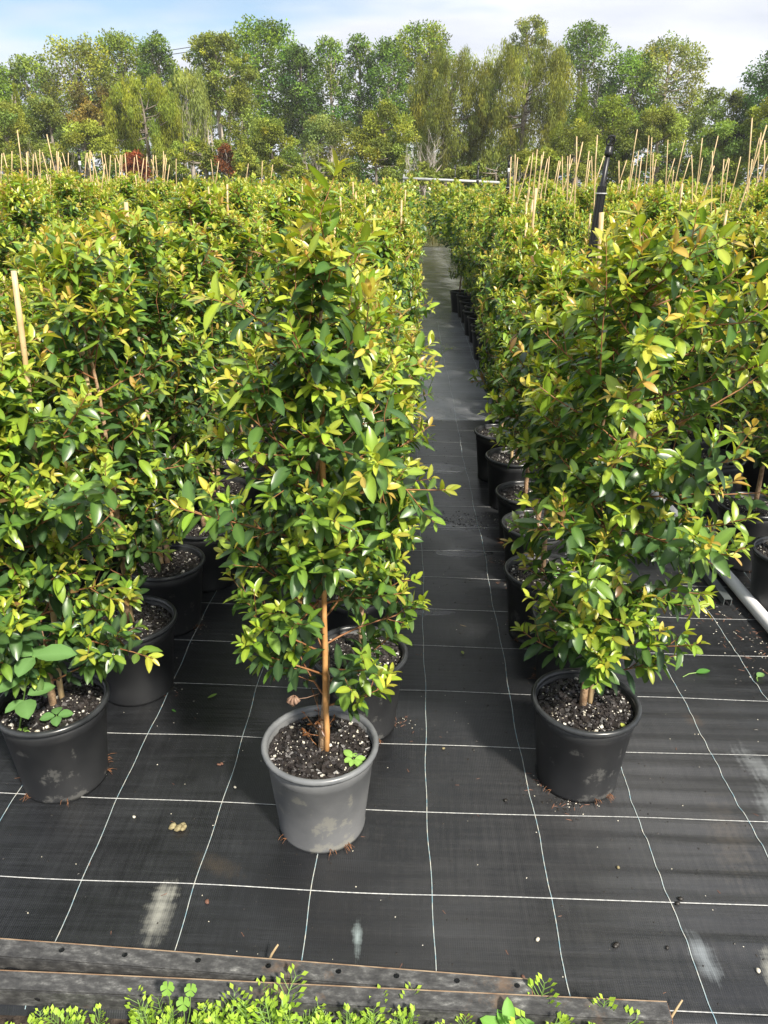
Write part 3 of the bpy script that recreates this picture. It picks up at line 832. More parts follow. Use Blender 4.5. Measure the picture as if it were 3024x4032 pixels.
def stem_mesh(pl):
    mb = MB(); mb.tube(pl.stem_pts, pl.stem_r, 7); return mb.mesh('stem', M_STEM, True)
def add_pot(root, kind='black', mix=0, roots=None):
    p = link('pot', POTS[kind][0], root); link('rim', POTS[kind][1], p)
    if mix is not None:
        q = link('potting_mix', MIX[mix], root); tag(q, kind='stuff')
    if roots is not None: tag(link('roots', ROOTS[roots], root), kind='stuff')
def shrub_thing(loc, rz, pl, label, group, pot='black', mix=0, roots=None, stake=None, leafparts=0, meshes=None):
    root = empty('potted_shrub', loc, rz)
    tag(root, label, 'potted shrub', group)
    add_pot(root, pot, mix, roots)
    if meshes is None:
        meshes = dict(stem=stem_mesh(pl), branches=pl.tw.mesh('branches', M_TWIG, True))
    link('stem', meshes['stem'], root)
    if 'branches' in meshes: link('branches', meshes['branches'], root)
    if leafparts:
        ca, sa = math.cos(-rz), math.sin(-rz)
        cx, cy = -loc[0], -loc[1]
        campos = np.array([cx * ca - cy * sa, cx * sa + cy * ca, HCAM - loc[2]])
        rest = leaf_objects(root, pl, campos, leafparts)
        f = link('foliage', foliage_mesh(pl, rest), root)
    else:
        if 'foliage' not in meshes: meshes['foliage'] = foliage_mesh(pl)
        f = link('foliage', meshes['foliage'], root)
    tag(f, kind='stuff')
    if stake:
        link('stake', stake, root)
    return root

FRONT = 'potted shrubs along the front edge'
def put_stake(root, h, r, lean, off, seed, mt=None):
    o = link('stake', stake_mesh(h, r, lean, seed, mt), root)
    o.location = (off[0], off[1], 0.20)
    return o
# --- the shrub in front of the centre
P_C = Plant(101, 1.64, 0.38, [(0.36, 0.10), (0.5, 0.20), (0.62, 0.235), (0.85, 0.245), (1.05, 0.20), (1.2, 0.145), (1.35, 0.10), (1.5, 0.06), (1.64, 0.03)], (0.035, 0.0), 50,
            gap=(0.40, 0.64, math.pi * 1.5, 0.5), stretch=(0.0, 0.2, 0.5), front=(math.pi * 1.5, 14, 0.68, 1.35)).finish()
c_root = shrub_thing((-0.205, 1.638, 0), 0.0, P_C, 'leafy shrub with bare tan stem in the weathered grey pot, front centre', FRONT, 'grey', 0, 1, None, 300)
put_stake(c_root, 1.10, 0.0072, (0.012, 0.0), (0.017, -0.012), 4, M_BAMBOO_OR)
tm = MB()
for z in (0.72, 0.98):
    a = P_C.axis(z); tm.lathe([(0.017, -0.002), (0.0185, 0), (0.017, 0.002), (0.0155, 0), (0.017, -0.002)], 14, 0, (a.x + 0.008, a.y - 0.006, z))
tm.build('tie', M_BLACKPLASTIC, c_root)
# reddish new shoots at the foot of the stem, and a curled dead leaf on a twig
class Shoots(Plant):
    def __init__(s, seed, ctr, n, zlo, zhi, ln, youth, height=0.5):
        s.r = np.random.default_rng(seed); s.lf = []; s.tw = MB(); s.height = height
        s.axis = lambda z: Vector((ctr[0], ctr[1], z))
        for i in range(n):
            az = s.r.uniform(0, 6.28); p = Vector((ctr[0], ctr[1], s.r.uniform(zlo, zhi)))
            q = Vector((math.cos(az), math.sin(az), s.r.uniform(0.3, 1.0))).normalized()
            s.twig([p, p + q * ln * 0.5, p + (q + Vector((0, 0, 0.2))).normalized() * ln], 0.0012, 0.3, youth)
        s.finish()
BRONZE = leaf_material('bronze_shoot_leaf', 0.2, 0.35)
sh = Shoots(8, (0.0, 0.0), 9, 0.25, 0.38, 0.06, 0.0); sh.A[:, 9:11] *= 0.36
V, T, K = sh.arrays(sh.A); V = V * 1.0; K = K * 0 + np.array([0.13, 0.055, 0.022]) * np.random.default_rng(1).uniform(0.6, 1.5, (len(K), 1))
o = link('base_shoots', mesh_np('base_shoots', V, T, K, BRONZE), c_root); tag(o, label='small bronze shoots at the foot of the stem')
sh.tw.build('shoot_twigs', M_TWIG, c_root)
dl = MB()
for k in range(7):
    a = k * 0.9; pts = [(-0.062 + 0.004 * math.cos(a), -0.02 + 0.004 * math.sin(a), 0.425 + 0.012), (-0.064 + 0.014 * math.cos(a), -0.02 + 0.012 * math.sin(a), 0.425), (-0.064 + 0.005 * math.cos(a + 1), -0.02 + 0.005 * math.sin(a + 1), 0.409)]
    dl.tube(pts, [0.002, 0.0055, 0.001], 5)
dl.tube([(0.002, -0.002, 0.435), (-0.03, -0.012, 0.428), (-0.062, -0.02, 0.428)], 0.0011, 4)
o = dl.build('dried_leaf', noise_mat('dried_brown_leaf', (0.15, 0.08, 0.05), (0.32, 0.21, 0.15), 60, 0.8), c_root, True); tag(o, label='curled brown dead leaf hanging from a twig')

# --- right of the aisle
P_R = Plant(202, 1.60, 0.36, [(0.34, 0.15), (0.45, 0.19), (0.6, 0.20), (0.72, 0.24), (0.95, 0.22), (1.2, 0.20), (1.38, 0.13), (1.56, 0.05)], (0.0, 0.0), 56, stretch=(0.0, 0.80, 0.64), front=(math.pi * 1.5 - 0.25, 12, 0.40, 1.0), youth=0.07).finish()
r_root = shrub_thing((0.546, 1.850, 0), 0.0, P_R, 'leafy shrub with long right-hand branches in the black pot right of the aisle', FRONT, 'dusty', 1, 1, None, 300)
put_stake(r_root, 1.05, 0.0085, (0.02, 0.0), (0.014, 0.01), 5)
# --- front left
P_L = Plant(303, 1.33, 0.33, [(0.32, 0.20), (0.45, 0.27), (0.7, 0.29), (1.0, 0.27), (1.2, 0.2), (1.35, 0.1)], (-0.02, 0.03), 56, front=(math.pi * 1.5 + 0.5, 14, 0.36, 1.2)).finish()
l_root = shrub_thing((-0.992, 1.784, 0), 0.0, P_L, 'low-branched shrub in the mud-splashed black pot at the front left', FRONT, 'dusty', 1, 0, None, 300)
_t = at(31, 585, 1.86); put_stake(l_root, _t.z - 0.2, 0.0080, (_t.x + 0.992 - 0.01, _t.y - 1.784 - 0.03), (0.01, 0.03), 6)

# --- rows behind
protos = []
for k in range(8):
    h = [1.50, 1.40, 1.60, 1.45, 1.36, 1.55, 1.47, 1.64][k]
    pl = Plant(500 + k, h, 0.44, [(0.42, 0.12), (0.55, 0.20), (0.8, 0.26), (1.0, 0.235), (1.2, 0.16), (1.4, 0.09), (1.6, 0.035)], (random.Random(k).uniform(-0.04, 0.04), random.Random(k + 9).uniform(-0.04, 0.04)), 46, youth=0.02).finish()
    protos.append((pl, dict(stem=stem_mesh(pl), branches=pl.tw.mesh('branches', M_TWIG, True), foliage=foliage_mesh(pl))))
STAKES = [stake_mesh(1.02 + 0.09 * k, 0.0078, (0.05 * math.sin(k * 2.1), 0.05 * math.cos(k * 1.7)), 60 + k) for k in range(5)]

rgf = np.random.default_rng(77)
spots = []          # x, y, zone
for i, (x, y) in enumerate([(-0.127, 2.071), (-0.17, 2.51), (-0.13, 2.94), (-0.16, 3.37), (-0.12, 3.80), (-0.15, 4.23)]): spots.append((x, y, 'centre'))
y = 4.66
while y < 21: spots.append((-0.14 + rgf.normal(0, 0.025), y, 'centre')); y += 0.43
for (x, y) in [(-0.918, 2.232), (-0.926, 2.665), (-0.859, 3.03), (-0.90, 3.46), (-0.88, 3.89)]: spots.append((x, y, 'left'))
y = 4.32
while y < 21: spots.append((-0.90 + rgf.normal(0, 0.02), y, 'left')); y += 0.43
y = 5.0
while y < 21: spots.append((-0.53 + rgf.normal(0, 0.02), y, 'centre')); y += 0.43
for kx in range(1, 30):
    y = 2.30 + 0.21 * (kx % 2) if kx < 3 else 2.3 + 0.21 * (kx % 2)
    while y < 21:
        spots.append((-0.92 - 0.425 * kx + rgf.normal(0, 0.02), y + rgf.normal(0, 0.02), 'left')); y += 0.43
for (x, y) in [(0.618, 2.33), (0.557, 2.655), (0.595, 3.098), (0.613, 3.513), (0.605, 3.975), (0.578, 4.408), (0.70, 4.83), (0.76, 5.25)]: spots.append((x, y, 'right row'))
y = 5.66
while y < 21: spots.append((0.84 + rgf.normal(0, 0.02), y, 'right row')); y += 0.43
y = 5.4
while y < 21: spots.append((1.27 + rgf.normal(0, 0.02), y, 'right row')); y += 0.43
for (x, y) in [(1.62, 2.905), (1.625, 3.335), (1.70, 4.018), (1.706, 4.50), (2.03, 3.10), (2.06, 3.53)]: spots.append((x, y, 'right bed'))
y = 4.93
while y < 21: spots.append((1.70 + rgf.normal(0, 0.02), y, 'right bed')); y += 0.43
for kx in range(1, 30):
    y = 3.96 + 0.21 * (kx % 2) if kx < 2 else 3.3 + 0.21 * (kx % 2)
    while y < 21:
        spots.append((1.66 + 0.425 * kx + rgf.normal(0, 0.02), y + rgf.normal(0, 0.02), 'right bed')); y += 0.43
def close_in(q):       # towards the far end both rows crowd the aisle
    x, y, zone = q
    if y > 9.5 and zone == 'centre': x += min(0.16, (y - 9.5) * 0.05)
    if y > 9.5 and zone == 'right row': x -= min(0.20, (y - 9.5) * 0.06)
    return (x, y, zone)
spots = [close_in(q) for q in spots]
vis = []
for s_ in spots:
    q = to_px([(s_[0], s_[1], 1.45)])[0]; b = to_px([(s_[0], s_[1], 0.9)])[0]
    mrg = 0.42 * FPX / KPX / q[2]
    if -mrg < q[0] < 1659 + mrg or -mrg < b[0] < 1659 + mrg: vis.append(s_)
vis.sort(key=lambda s_: s_[0] ** 2 + s_[1] ** 2)
NIND = 290
special = {  # nearest ones, told apart by their place in the rows
    (-0.127, 2.071): 'shrub in the black pot directly behind the grey pot at the front centre',
    (-0.17, 2.51): 'third shrub from the front in the row left of the aisle, behind two pots',
    (-0.918, 2.232): 'shrub in the dusty black pot just behind the mud-splashed front left pot',
    (-0.926, 2.665): 'shrub in the third black pot from the front of the left bed edge',
    (-0.859, 3.03): 'shrub in the fourth black pot from the front of the left bed edge',
    (0.618, 2.33): 'shrub whose pot is mostly hidden behind the front pot right of the aisle',
    (0.557, 2.655): 'third shrub from the front in the row right of the aisle, pot fully beside it',
    (0.595, 3.098): 'fourth shrub from the front in the row right of the aisle',
    (0.613, 3.513): 'fifth shrub from the front in the row right of the aisle',
    (0.605, 3.975): 'sixth shrub from the front in the row right of the aisle',
    (1.62, 2.905): 'nearest shrub beyond the white pipe, in a black pot cut by the right picture edge',
    (1.625, 3.335): 'second shrub beyond the white pipe, pale weed growing in its pot',
    (1.70, 4.018): 'third shrub beyond the white pipe at the right',
}
zone_lab = {'left': 'bushy green shrub with bronze tips packed in the bed on the left', 'centre': 'green shrub with bronze tips in the row lining the left of the aisle',
            'right row': 'green shrub in the row lining the right of the dark aisle', 'right bed': 'green shrub in the bed beyond the white pipe on the right'}
zone_far = {'left': 'distant low shrub in the far part of the left bed', 'centre': 'distant shrub far along the left side of the aisle',
            'right row': 'distant shrub far along the right side of the aisle', 'right bed': 'distant shrub in the far part of the right bed'}
ORD = ['first', 'second', 'third', 'fourth', 'fifth', 'sixth', 'seventh', 'eighth', 'ninth', 'tenth', 'eleventh', 'twelfth', 'thirteenth', 'fourteenth', 'fifteenth', 'sixteenth', 'seventeenth', 'eighteenth']
def row_of(x, zone):
    if zone == 'left': return int(round((-0.90 - x) / 0.425))
    if zone == 'right bed': return max(0, int(round((x - 1.66) / 0.425)))
    if zone == 'centre': return 1 if x < -0.35 else 0
    return 1 if x > 1.05 else 0
near_rows = {}
for (x, y, zone) in sorted(vis[:NIND], key=lambda q: q[1]): near_rows.setdefault((zone, row_of(x, zone)), []).append((x, y))
def row_label(x, y, zone):
    k = row_of(x, zone); n_ = near_rows[(zone, k)].index((x, y))
    if n_ >= len(ORD) or k >= len(ORD): return None
    n_ += 1 if (zone == 'left' and k == 0) or (zone == 'centre' and k == 0) or (zone == 'right row' and k == 0) else 0
    if n_ >= len(ORD): return None
    w = {'left': 'left bed, %s row from the aisle' % ORD[k], 'right bed': 'bed beyond the white pipe, %s row' % ORD[k],
         'centre': ['row lining the left of the aisle', 'second row left of the aisle'][min(k, 1)], 'right row': ['row lining the right of the aisle', 'second row right of the aisle'][min(k, 1)]}[zone]
    return 'leafy green potted shrub, %s from the front, %s' % (ORD[n_], w)
for i, (x, y, zone) in enumerate(vis[:NIND]):
    pl, me = protos[int(rgf.integers(len(protos)))] if zone not in ('right row', 'centre') else protos[[0, 1, 3, 4, 6][int(rgf.integers(5))]]
    rz = float(rgf.uniform(0, 6.28))
    lab = special.get((x, y))
    grp = 'potted shrubs in rows'
    if not lab:
        far = y > 7.5
        lab = (None if far else row_label(x, y, zone)) or (zone_far if far else zone_lab)[zone]; grp = ('far potted shrubs, ' if far else 'near potted shrubs, ') + zone
    near = y < 6.2
    near_hero = lab in special.values() and (x, y) in list(special)[:8]
    if near_hero:
        p2 = Plant(900 + i, pl.height + 0.06 if zone == 'left' else 1.42, 0.60 if zone == 'right row' else (0.45 if zone != 'left' else 0.36), [(0.42, 0.10), (0.6, 0.14), (0.85, 0.20), (1.05, 0.20), (1.25, 0.15), (1.45, 0.09), (1.6, 0.04)], (0.0, 0.0), 46, youth=0.02).finish()
        rt = shrub_thing((x, y, 0), rz, p2, lab, grp, 'dusty' if rgf.random() < 0.3 else 'black', int(rgf.integers(2)), int(rgf.integers(2)), None, 300)
    else:
        root = empty('potted_shrub', (x, y, 0), rz); tag(root, lab, 'potted shrub', grp)
        s_ = float(rgf.uniform(0.93, 1.06))
        root.scale = (s_ * rgf.uniform(0.97, 1.06),) * 2 + (s_,)
        root.scale = (1, 1, s_)
        add_pot(root, 'black', (2 if y > 4.6 else int(rgf.integers(2))) if near else None, int(rgf.integers(2)) if y < 4.6 else None)
        link('stem', me['stem'], root)
        f = link('foliage', me['foliage'], root); tag(f, kind='stuff')
        slim = float(rgf.uniform(0.72, 0.84)) if zone in ('centre', 'right row') else float(rgf.uniform(0.95, 1.08))
        f.scale = (slim, slim, 1)
        if y < 9: link('branches', me['branches'], root).scale = (slim, slim, 1)
        rt = root
    if rgf.random() < 0.55:
        o = link('stake', STAKES[int(rgf.integers(5))], rt); o.location = (rgf.uniform(-0.02, 0.02), rgf.uniform(-0.02, 0.02), 0.2)

# everything further back is one mass
far = vis[NIND:]
Vs, Ts, Ks = [], [], []; off = 0
lows = []
for pl, me in protos[:5]:
    A = pl.A; A = A[A[:, 2] > 0.80]
    r = np.random.default_rng(len(A)); A = A[r.random(len(A)) < 0.165]
    lows.append(small_leaves_arrays(A[:, 0:3], A[:, 3:6], A[:, 6:9], A[:, 9] * 1.75, A[:, 10] * 2.3, r.uniform(0.1, 0.5, len(A)), age_color(A[:, 11]) * r.uniform(0.85, 1.15, (len(A), 1))))
for (x, y, zone) in far:
    V, T, K = lows[int(rgf.integers(5))]
    a = rgf.uniform(0, 6.28); ca, sa = math.cos(a), math.sin(a); sc = rgf.uniform(0.94, 1.07)
    W = np.stack([V[:, 0] * ca - V[:, 1] * sa + x, V[:, 0] * sa + V[:, 1] * ca + y, V[:, 2] * sc + max(0.0, 0.012 * (y - 16))], 1)
    Vs.append(W); Ts.append(T + off); Ks.append(K); off += len(V)
if Vs:
    o = link('shrub_field', mesh_np('shrub_field', np.concatenate(Vs), np.concatenate(Ts), np.concatenate(Ks), M_LEAF))
    tag(o, 'mass of distant green and bronze shrubs filling the back of the nursery beds', 'shrubs', kind='stuff')

# ------------------------------------------------------------------ bamboo stakes rising above the far beds
stake_lib = [stake_mesh(1.0, 1.0, (0, 0), 90 + k) for k in range(3)]
def px_stake(tx, ty, bx, by, D, label, group, mt=None, rad_=0.0058):
    a = at(tx, ty, D); b = at(bx, by, D)
    d = (a - b)
    if d.z < 0.05: d.z = 0.05
    t = (a.z - 0.02) / d.z
    base = a - d * t
    # a strongly leaning cane is not prolonged sideways for ever
    mxs = 0.45
    sx = base.x - a.x
    if abs(sx) > mxs: base.x = a.x + math.copysign(mxs, sx)
    h = (a - base).length
    mb = MB(); n = 9; r = np.random.default_rng(int(tx * 7 + ty))
    pts = [base.lerp(a, i / n) - base + Vector((r.normal(0, 0.003), r.normal(0, 0.003), 0)) for i in range(n + 1)]
    mb.tube(pts, [rad_ * (1.1 - 0.2 * i / n) for i in range(n + 1)], 6)
    o = mb.build('bamboo_stake', mt or M_BAMBOO, None, True); o.location = base
    tag(o, label, 'bamboo stake', group)
GL = 'bamboo stakes above the left bed'; GR = 'bamboo stakes above the right bed'
z4 = lambda x, y: (x * 0.2315, y * 0.2315 + 263.3)
left_st = [(15, 295, 8, 545), (38, 288, 92, 550), (114, 272, 114, 560), (166, 75, 208, 510), (246, 285, 268, 560), (258, 275, 262, 520), (312, 300, 306, 500), (326, 287, 380, 600), (371, 256, 376, 470), (390, 282, 468, 556),
           (436, 116, 522, 500), (474, 360, 472, 520), (528, 272, 530, 450), (545, 280, 548, 470), (556, 330, 588, 520), (584, 290, 624, 450), (575, 380, 560, 520), (640, 287, 634, 560), (806, 292, 782, 500), (838, 265, 850, 600),
           (852, 280, 912, 550), (876, 325, 864, 595), (815, 290, 850, 500), (942, 270, 992, 600), (975, 302, 1016, 600), (978, 390, 955, 600), (1030, 310, 1020, 540), (1072, 338, 1090, 520), (1080, 306, 1170, 556), (1124, 306, 1122, 480),
           (1140, 308, 1134, 530), (1168, 293, 1184, 555), (1254, 330, 1236, 550), (1275, 306, 1302, 540), (1338, 340, 1310, 540), (1370, 324, 1366, 500), (1408, 347, 1476, 548), (1428, 308, 1432, 545), (1456, 314, 1472, 548), (1526, 272, 1520, 560),
           (1540, 305, 1512, 570), (1552, 335, 1538, 510), (1582, 398, 1550, 520)]
rst = random.Random(4)
for (a, b, c, d) in left_st:
    t = z4(a, b); q = z4(c, d)
    lab = 'slim bamboo stake among the cluster standing over the far left bed'; grp = GL; D = rst.uniform(9.0, 11.5)
    if a == 166: lab = 'tallest bamboo stake above the left bed, leaning slightly left'; D = 8.2; grp = None
    if a == 436: lab = 'tall left-leaning bamboo stake left of the black sprinkler riser'; D = 8.6; grp = None
    px_stake(*t, *q, D, lab, grp or GL)
for (a, b, c, d) in [(828, 690, 816, 790), (866, 640, 862, 760)]: pass
for (x0, y0, x1, y1) in [(720, 630, 722, 690), (905, 640, 885, 700), (872, 632, 880, 690), (1035, 650, 1025, 700), (1095, 640, 1090, 710), (1140, 655, 1130, 715)]:
    px_stake(x0 * 0.5 + 20, y0 * 0.5 + 28, x1 * 0.5 + 20, y1 * 0.5 + 35, rst.uniform(12, 14), 'slim bamboo stake among the cluster standing over the far left bed', GL)
z5 = lambda x, y: (1069.8 + x * 0.16535, 246.9 + y * 0.16535)
z6 = lambda x, y: (1206.9 + x * 0.2725, 246.9 + y * 0.2725)
r5 = [(263, 520, 250, 970), (300, 560, 275, 760), (460, 550, 395, 780), (497, 500, 470, 700), (550, 458, 515, 840), (606, 530, 590, 760), (634, 485, 565, 955), (683, 580, 640, 820), (702, 550, 662, 945), (834, 604, 775, 890), (849, 615, 815, 850), (880, 548, 880, 870),
      (952, 545, 945, 820), (974, 525, 960, 760), (1010, 578, 925, 870), (1070, 288, 1035, 1165), (1142, 362, 970, 1160), (1222, 478, 1170, 1000), (1240, 600, 1205, 850), (1254, 545, 1262, 800), (1330, 270, 1300, 960), (1424, 542, 1345, 740), (1618, 606, 1608, 860), (210, 555, 195, 880), (452, 950, 425, 1140), (598, 1040, 590, 1240), (797, 1140, 795, 1290)]
r6 = [(478, 370, 474, 520), (542, 362, 470, 540), (620, 120, 552, 570), (632, 290, 606, 540), (656, 335, 630, 530), (600, 345, 570, 520), (714, 168, 684, 500), (738, 182, 722, 560), (748, 310, 742, 480), (774, 355, 750, 480), (864, 203, 850, 570), (918, 348, 862, 545), (998, 205, 912, 585), (914, 440, 902, 540),
      (1038, 345, 990, 500), (1056, 320, 1056, 520), (1134, 188, 1090, 600), (1140, 345, 1100, 560), (1262, 170, 1175, 570), (1218, 293, 1214, 540), (1232, 408, 1112, 600), (1310, 355, 1304, 440), (1346, 345, 1320, 430), (1356, 352, 1340, 460), (1442, 336, 1364, 660), (1528, 28, 1492, 650), (1592, 185, 1520, 480), (1606, 145, 1566, 620), (1655, 85, 1405, 840), (1638, 205, 1625, 570), (1535, 355, 1520, 480), (1690, 250, 1610, 450)]
for lst, zf in ((r5, z5), (r6, z6)):
    for (a, b, c, d) in lst:
        t = zf(a, b); q = zf(c, d)
        lab = 'slim bamboo stake among the cluster standing over the far right bed'; grp = GR; D = rst.uniform(8.5, 11.5)
        if zf is z6 and a == 1528: lab = 'tallest upright bamboo stake near the right picture edge'; D = 7.2
        if zf is z6 and a == 1655: lab = 'strongly slanting bamboo stake crossing others at the right picture edge'; D = 6.8
        if zf is z5 and a == 1070: lab = 'tall bamboo stake left of the near black sprinkler, crossed by another near its middle'; D = 7.6
        if zf is z5 and a == 1142: lab = 'slanting bamboo stake crossing a tall one left of the near black sprinkler'; D = 7.6
        if zf is z5 and a == 1330: lab = 'tall bamboo stake standing just left of the near black sprinkler'; D = 7.6
        px_stake(*t, *q, D, lab, grp)
# canes poking out of the shrubs nearer by
for (x0, y0, x1, y1, D, lab) in [(566, 470, 567, 520, 5.2, 'short bamboo cane tip showing above the left shrubs, below the treeline centre'), (452, 483, 462, 530, 4.6, 'right one of two close bamboo cane tips among the left shrubs'),
                                 (446, 497, 447, 545, 4.5, 'left one of two close bamboo cane tips among the left shrubs'), (75, 520, 78, 560, 4.2, 'bamboo cane tip by the left picture edge among shrubs'),
                                 (199, 547, 205, 585, 3.9, 'short cane tip among shrubs on the left, lower of the pair'), (250, 520, 253, 560, 4.2, 'short cane tip among shrubs on the left, upper of the pair')]:
    px_stake(x0, y0, x1, y1, D, lab, 'bamboo cane tips in the left bed', None, 0.0075)

# ------------------------------------------------------------------ sprinkler risers
def riser(top, mid, D, label, r=0.011, band=False, holder=0.021):
    """top: sprinkler head in the picture, mid: where the thick holder ends"""
    a = at(*top, D); b = at(*mid, D)
    d = (a - b).normalized()
    base = b - d * (b.z / max(d.z, 0.3)); 
    base = Vector((b.x + (base.x - b.x) * 0.6, D, 0.0))
    root = empty('sprinkler_riser', base); tag(root, label, 'sprinkler', 'black sprinkler risers')
    a = a - base; b = b - base
    h = MB(); h.tube([(0, 0, 0), b * 0.5, b], [holder, holder, holder * 0.98], 6)
    hd = (b).normalized()
    for k in range(6):
        an = k * math.pi / 3 + 0.5; e = Vector((math.cos(an), math.sin(an), 0)) * holder * 0.95
        h.tube([e, b + e], holder * 0.13, 4)
    h.build('holder', M_BLACKPLASTIC, root)
    pdir = (a - b).normalized()
    p = MB(); p.tube([b - pdir * 0.25, b + (a - b) * 0.78], r, 10); p.build('riser_pipe', M_BLACKPLASTIC, root, True)
    c = MB(); j = b + (a - b) * 0.60
    L_ = (a - b).length
    c.tube([j, j + pdir * 0.004, j + pdir * L_ * 0.10, j + pdir * L_ * 0.12, j + pdir * L_ * 0.20], [r * 1.1, r * 1.6, r * 1.6, r * 1.25, r * 1.5], 10); c.build('coupling', M_BLACKPLASTIC, root, True)
    s = MB(); t0 = b + (a - b) * 0.78
    side = Vector((1, 0, 0))
    s.tube([t0, t0 + pdir * L_ * 0.05, t0 + pdir * L_ * 0.07], [r * 1.2, r * 1.5, r * 0.6], 8)
    s.tube([t0 + pdir * L_ * 0.05 + side * r * 1.3, t0 + pdir * L_ * 0.13 + side * r * 1.9, t0 + pdir * L_ * 0.22 + side * r * 1.0], r * 0.35, 5)
    s.tube([t0 + pdir * L_ * 0.05 - side * r * 1.3, t0 + pdir * L_ * 0.13 - side * r * 1.7, t0 + pdir * L_ * 0.22 - side * r * 0.6], r * 0.35, 5)
    s.tube([t0 + pdir * L_ * 0.20 - side * r * 1.2, t0 + pdir * L_ * 0.22, t0 + pdir * L_ * 0.20 + side * r * 1.6], r * 0.55, 6)
    s.tube([t0 + pdir * L_ * 0.07, t0 + pdir * L_ * 0.15 + side * r * 0.6, t0 + pdir * L_ * 0.19 - side * r * 0.3], [r * 0.5, r * 0.9, r * 0.5], 6)
    s.build('sprinkler_head', M_BLACKPLASTIC, root)
    t = MB(); q = b - hd * 0.035
    t.lathe([(holder * 1.25, -0.003), (holder * 1.32, 0), (holder * 1.25, 0.003), (holder * 1.0, 0)], 12, 0, tuple(q))
    t.build('cable_tie', M_STRAP, root)
    if band:
        g = MB(); q = b + (a - b) * 0.5; g.lathe([(r * 1.1, -0.02), (r * 1.25, -0.018), (r * 1.25, 0.018), (r * 1.1, 0.02)], 10, 0, tuple(q)); g.build('white_band', M_PVC, root)
riser((1321, 294), (1301, 402), 4.35, 'large black sprinkler riser standing above the shrubs right of the aisle', 0.0125, False, 0.024)
riser((169, 324), (175, 380), 8.6, 'black sprinkler riser with a pale band among the left bamboo stakes', 0.011, True, 0.020)
riser((1101, 336), (1097, 398), 10.2, 'black sprinkler riser with white bands beside the far pipe end', 0.012, True, 0.022)
riser((1034, 352), (1032, 384), 14.5, 'black sprinkler riser standing against the middle of the far pipe', 0.013, False, 0.024)
riser((984, 356), (983, 380), 19.0, 'smallest black sprinkler riser, behind the far pale pipe', 0.013, False, 0.02)
riser((499, 388), (500, 400), 13.0, 'short black sprinkler riser right of the left bamboo stakes', 0.013, False, 0.022)

# far pale rail beyond the beds
a = at(870, 385, 22.5); b = at(1094, 395, 22.5)
root = empty('far_pipe', (a.x, a.y, 0)); tag(root, 'long pale metal pipe raised on posts beyond the shrubs', 'pipe')
mb = MB(); mb.tube([(0, 0, a.z), (b.x - a.x, 0, b.z)], 0.033, 8); mb.build('rail', M_GALVPALE, root, True)
for f in (0.01, 0.5, 0.985):
    mb = MB(); x = (b.x - a.x) * f; z = a.z + (b.z - a.z) * f; mb.tube([(x, 0.02, 0), (x, 0.02, z + (0.10 if f == 0.01 else 0.0))], 0.022, 6); mb.build('post', M_GALVPALE, root)

# ------------------------------------------------------------------ white pipe and steel channel on the mat at the right
p0 = gp(1700, 1395, 0.028); p1 = gp(1480, 1140, 0.028)
d = (p1 - p0).normalized(); p0 = p0 - d * 0.5; p2 = p1 + d * 2.6
mb = MB(); n = 16
prof = []
mb.tube([(p2 - p0) * (i / n) for i in range(n + 1)], 0.0265, 18)
o = mb.build('white_pipe', M_PVC, None, True); o.location = p0 + Vector((0, 0, 0.003))
tag(o, 'white plastic pipe lying on the black mat at the right', 'pipe')
c0 = gp(1572, 1300, 0.02); c1 = gp(1492, 1195, 0.02); dd = (c1 - c0).normalized(); c1 = c1 + dd * 0.6
root = empty('steel_channel', (c0.x, c0.y, 0.004), math.atan2(dd.y, dd.x)); tag(root, 'short dark grey steel channel lying beside the white pipe', 'steel channel')
ln = (c1 - c0).length
mb = MB(); mb.box((0, -0.017, 0.027), (ln, 0.017, 0.030)); mb.build('web', M_GALV, root)
for s_ in (-1, 1):
    mb = MB(); mb.box((0, s_ * 0.0155 - 0.0015, 0.0), (ln, s_ * 0.0155 + 0.0015, 0.0265)); mb.build('flange', M_GALV, root)

# ------------------------------------------------------------------ litter on the mat
M_PEBBLE = noise_mat('pale_pebble', (0.48, 0.44, 0.34), (0.66, 0.63, 0.55), 50, 0.7)
M_CHIPBROWN = noise_mat('brown_chip', (0.10, 0.045, 0.03), (0.22, 0.11, 0.07), 80, 0.6)
M_CHIPBLACK = noise_mat('black_bark_chip', (0.008, 0.007, 0.006), (0.03, 0.025, 0.02), 80, 0.5)
M_CLOD = noise_mat('yellowish_clod', (0.14, 0.11, 0.05), (0.36, 0.31, 0.17), 90, 0.8)
def lump(name, px, size, mt, label, cat, seed, flat=0.55, n=1, group=None):
    c = gp(*px); r = np.random.default_rng(seed); mb = MB()
    for q in range(n):
        o3 = (0, 0, 0) if q == 0 else (r.normal(0, size * 0.6), r.normal(0, size * 0.45), 0)
        prof_n = 7
        vs = []; fs = []
        for i in range(5):
            th = math.pi * (i + 0.5) / 5
            for k in range(prof_n):
                a = 2 * math.pi * k / prof_n; w = size * 0.5 * r.uniform(0.8, 1.15)
                vs.append((o3[0] + w * math.sin(th) * math.cos(a), o3[1] + w * 0.75 * math.sin(th) * math.sin(a), o3[2] + size * 0.5 * flat * (1 + math.cos(th))))
        for i in range(4):
            for k in range(prof_n): fs.append((i * prof_n + k, (i + 1) * prof_n + k, (i + 1) * prof_n + (k + 1) % prof_n, i * prof_n + (k + 1) % prof_n))
        fs.append(tuple(range(prof_n))); fs.append(tuple(4 * prof_n + k for k in range(prof_n - 1, -1, -1)))
        mb.add(vs, fs)
    o = mb.build(name, mt, None, True); o.location = (c.x, c.y, float(mat_h(c.x, c.y)) - size * flat * 0.06 + 0.001); o.rotation_euler = (0, 0, r.uniform(0, 6.28))
    tag(o, label, cat, group)
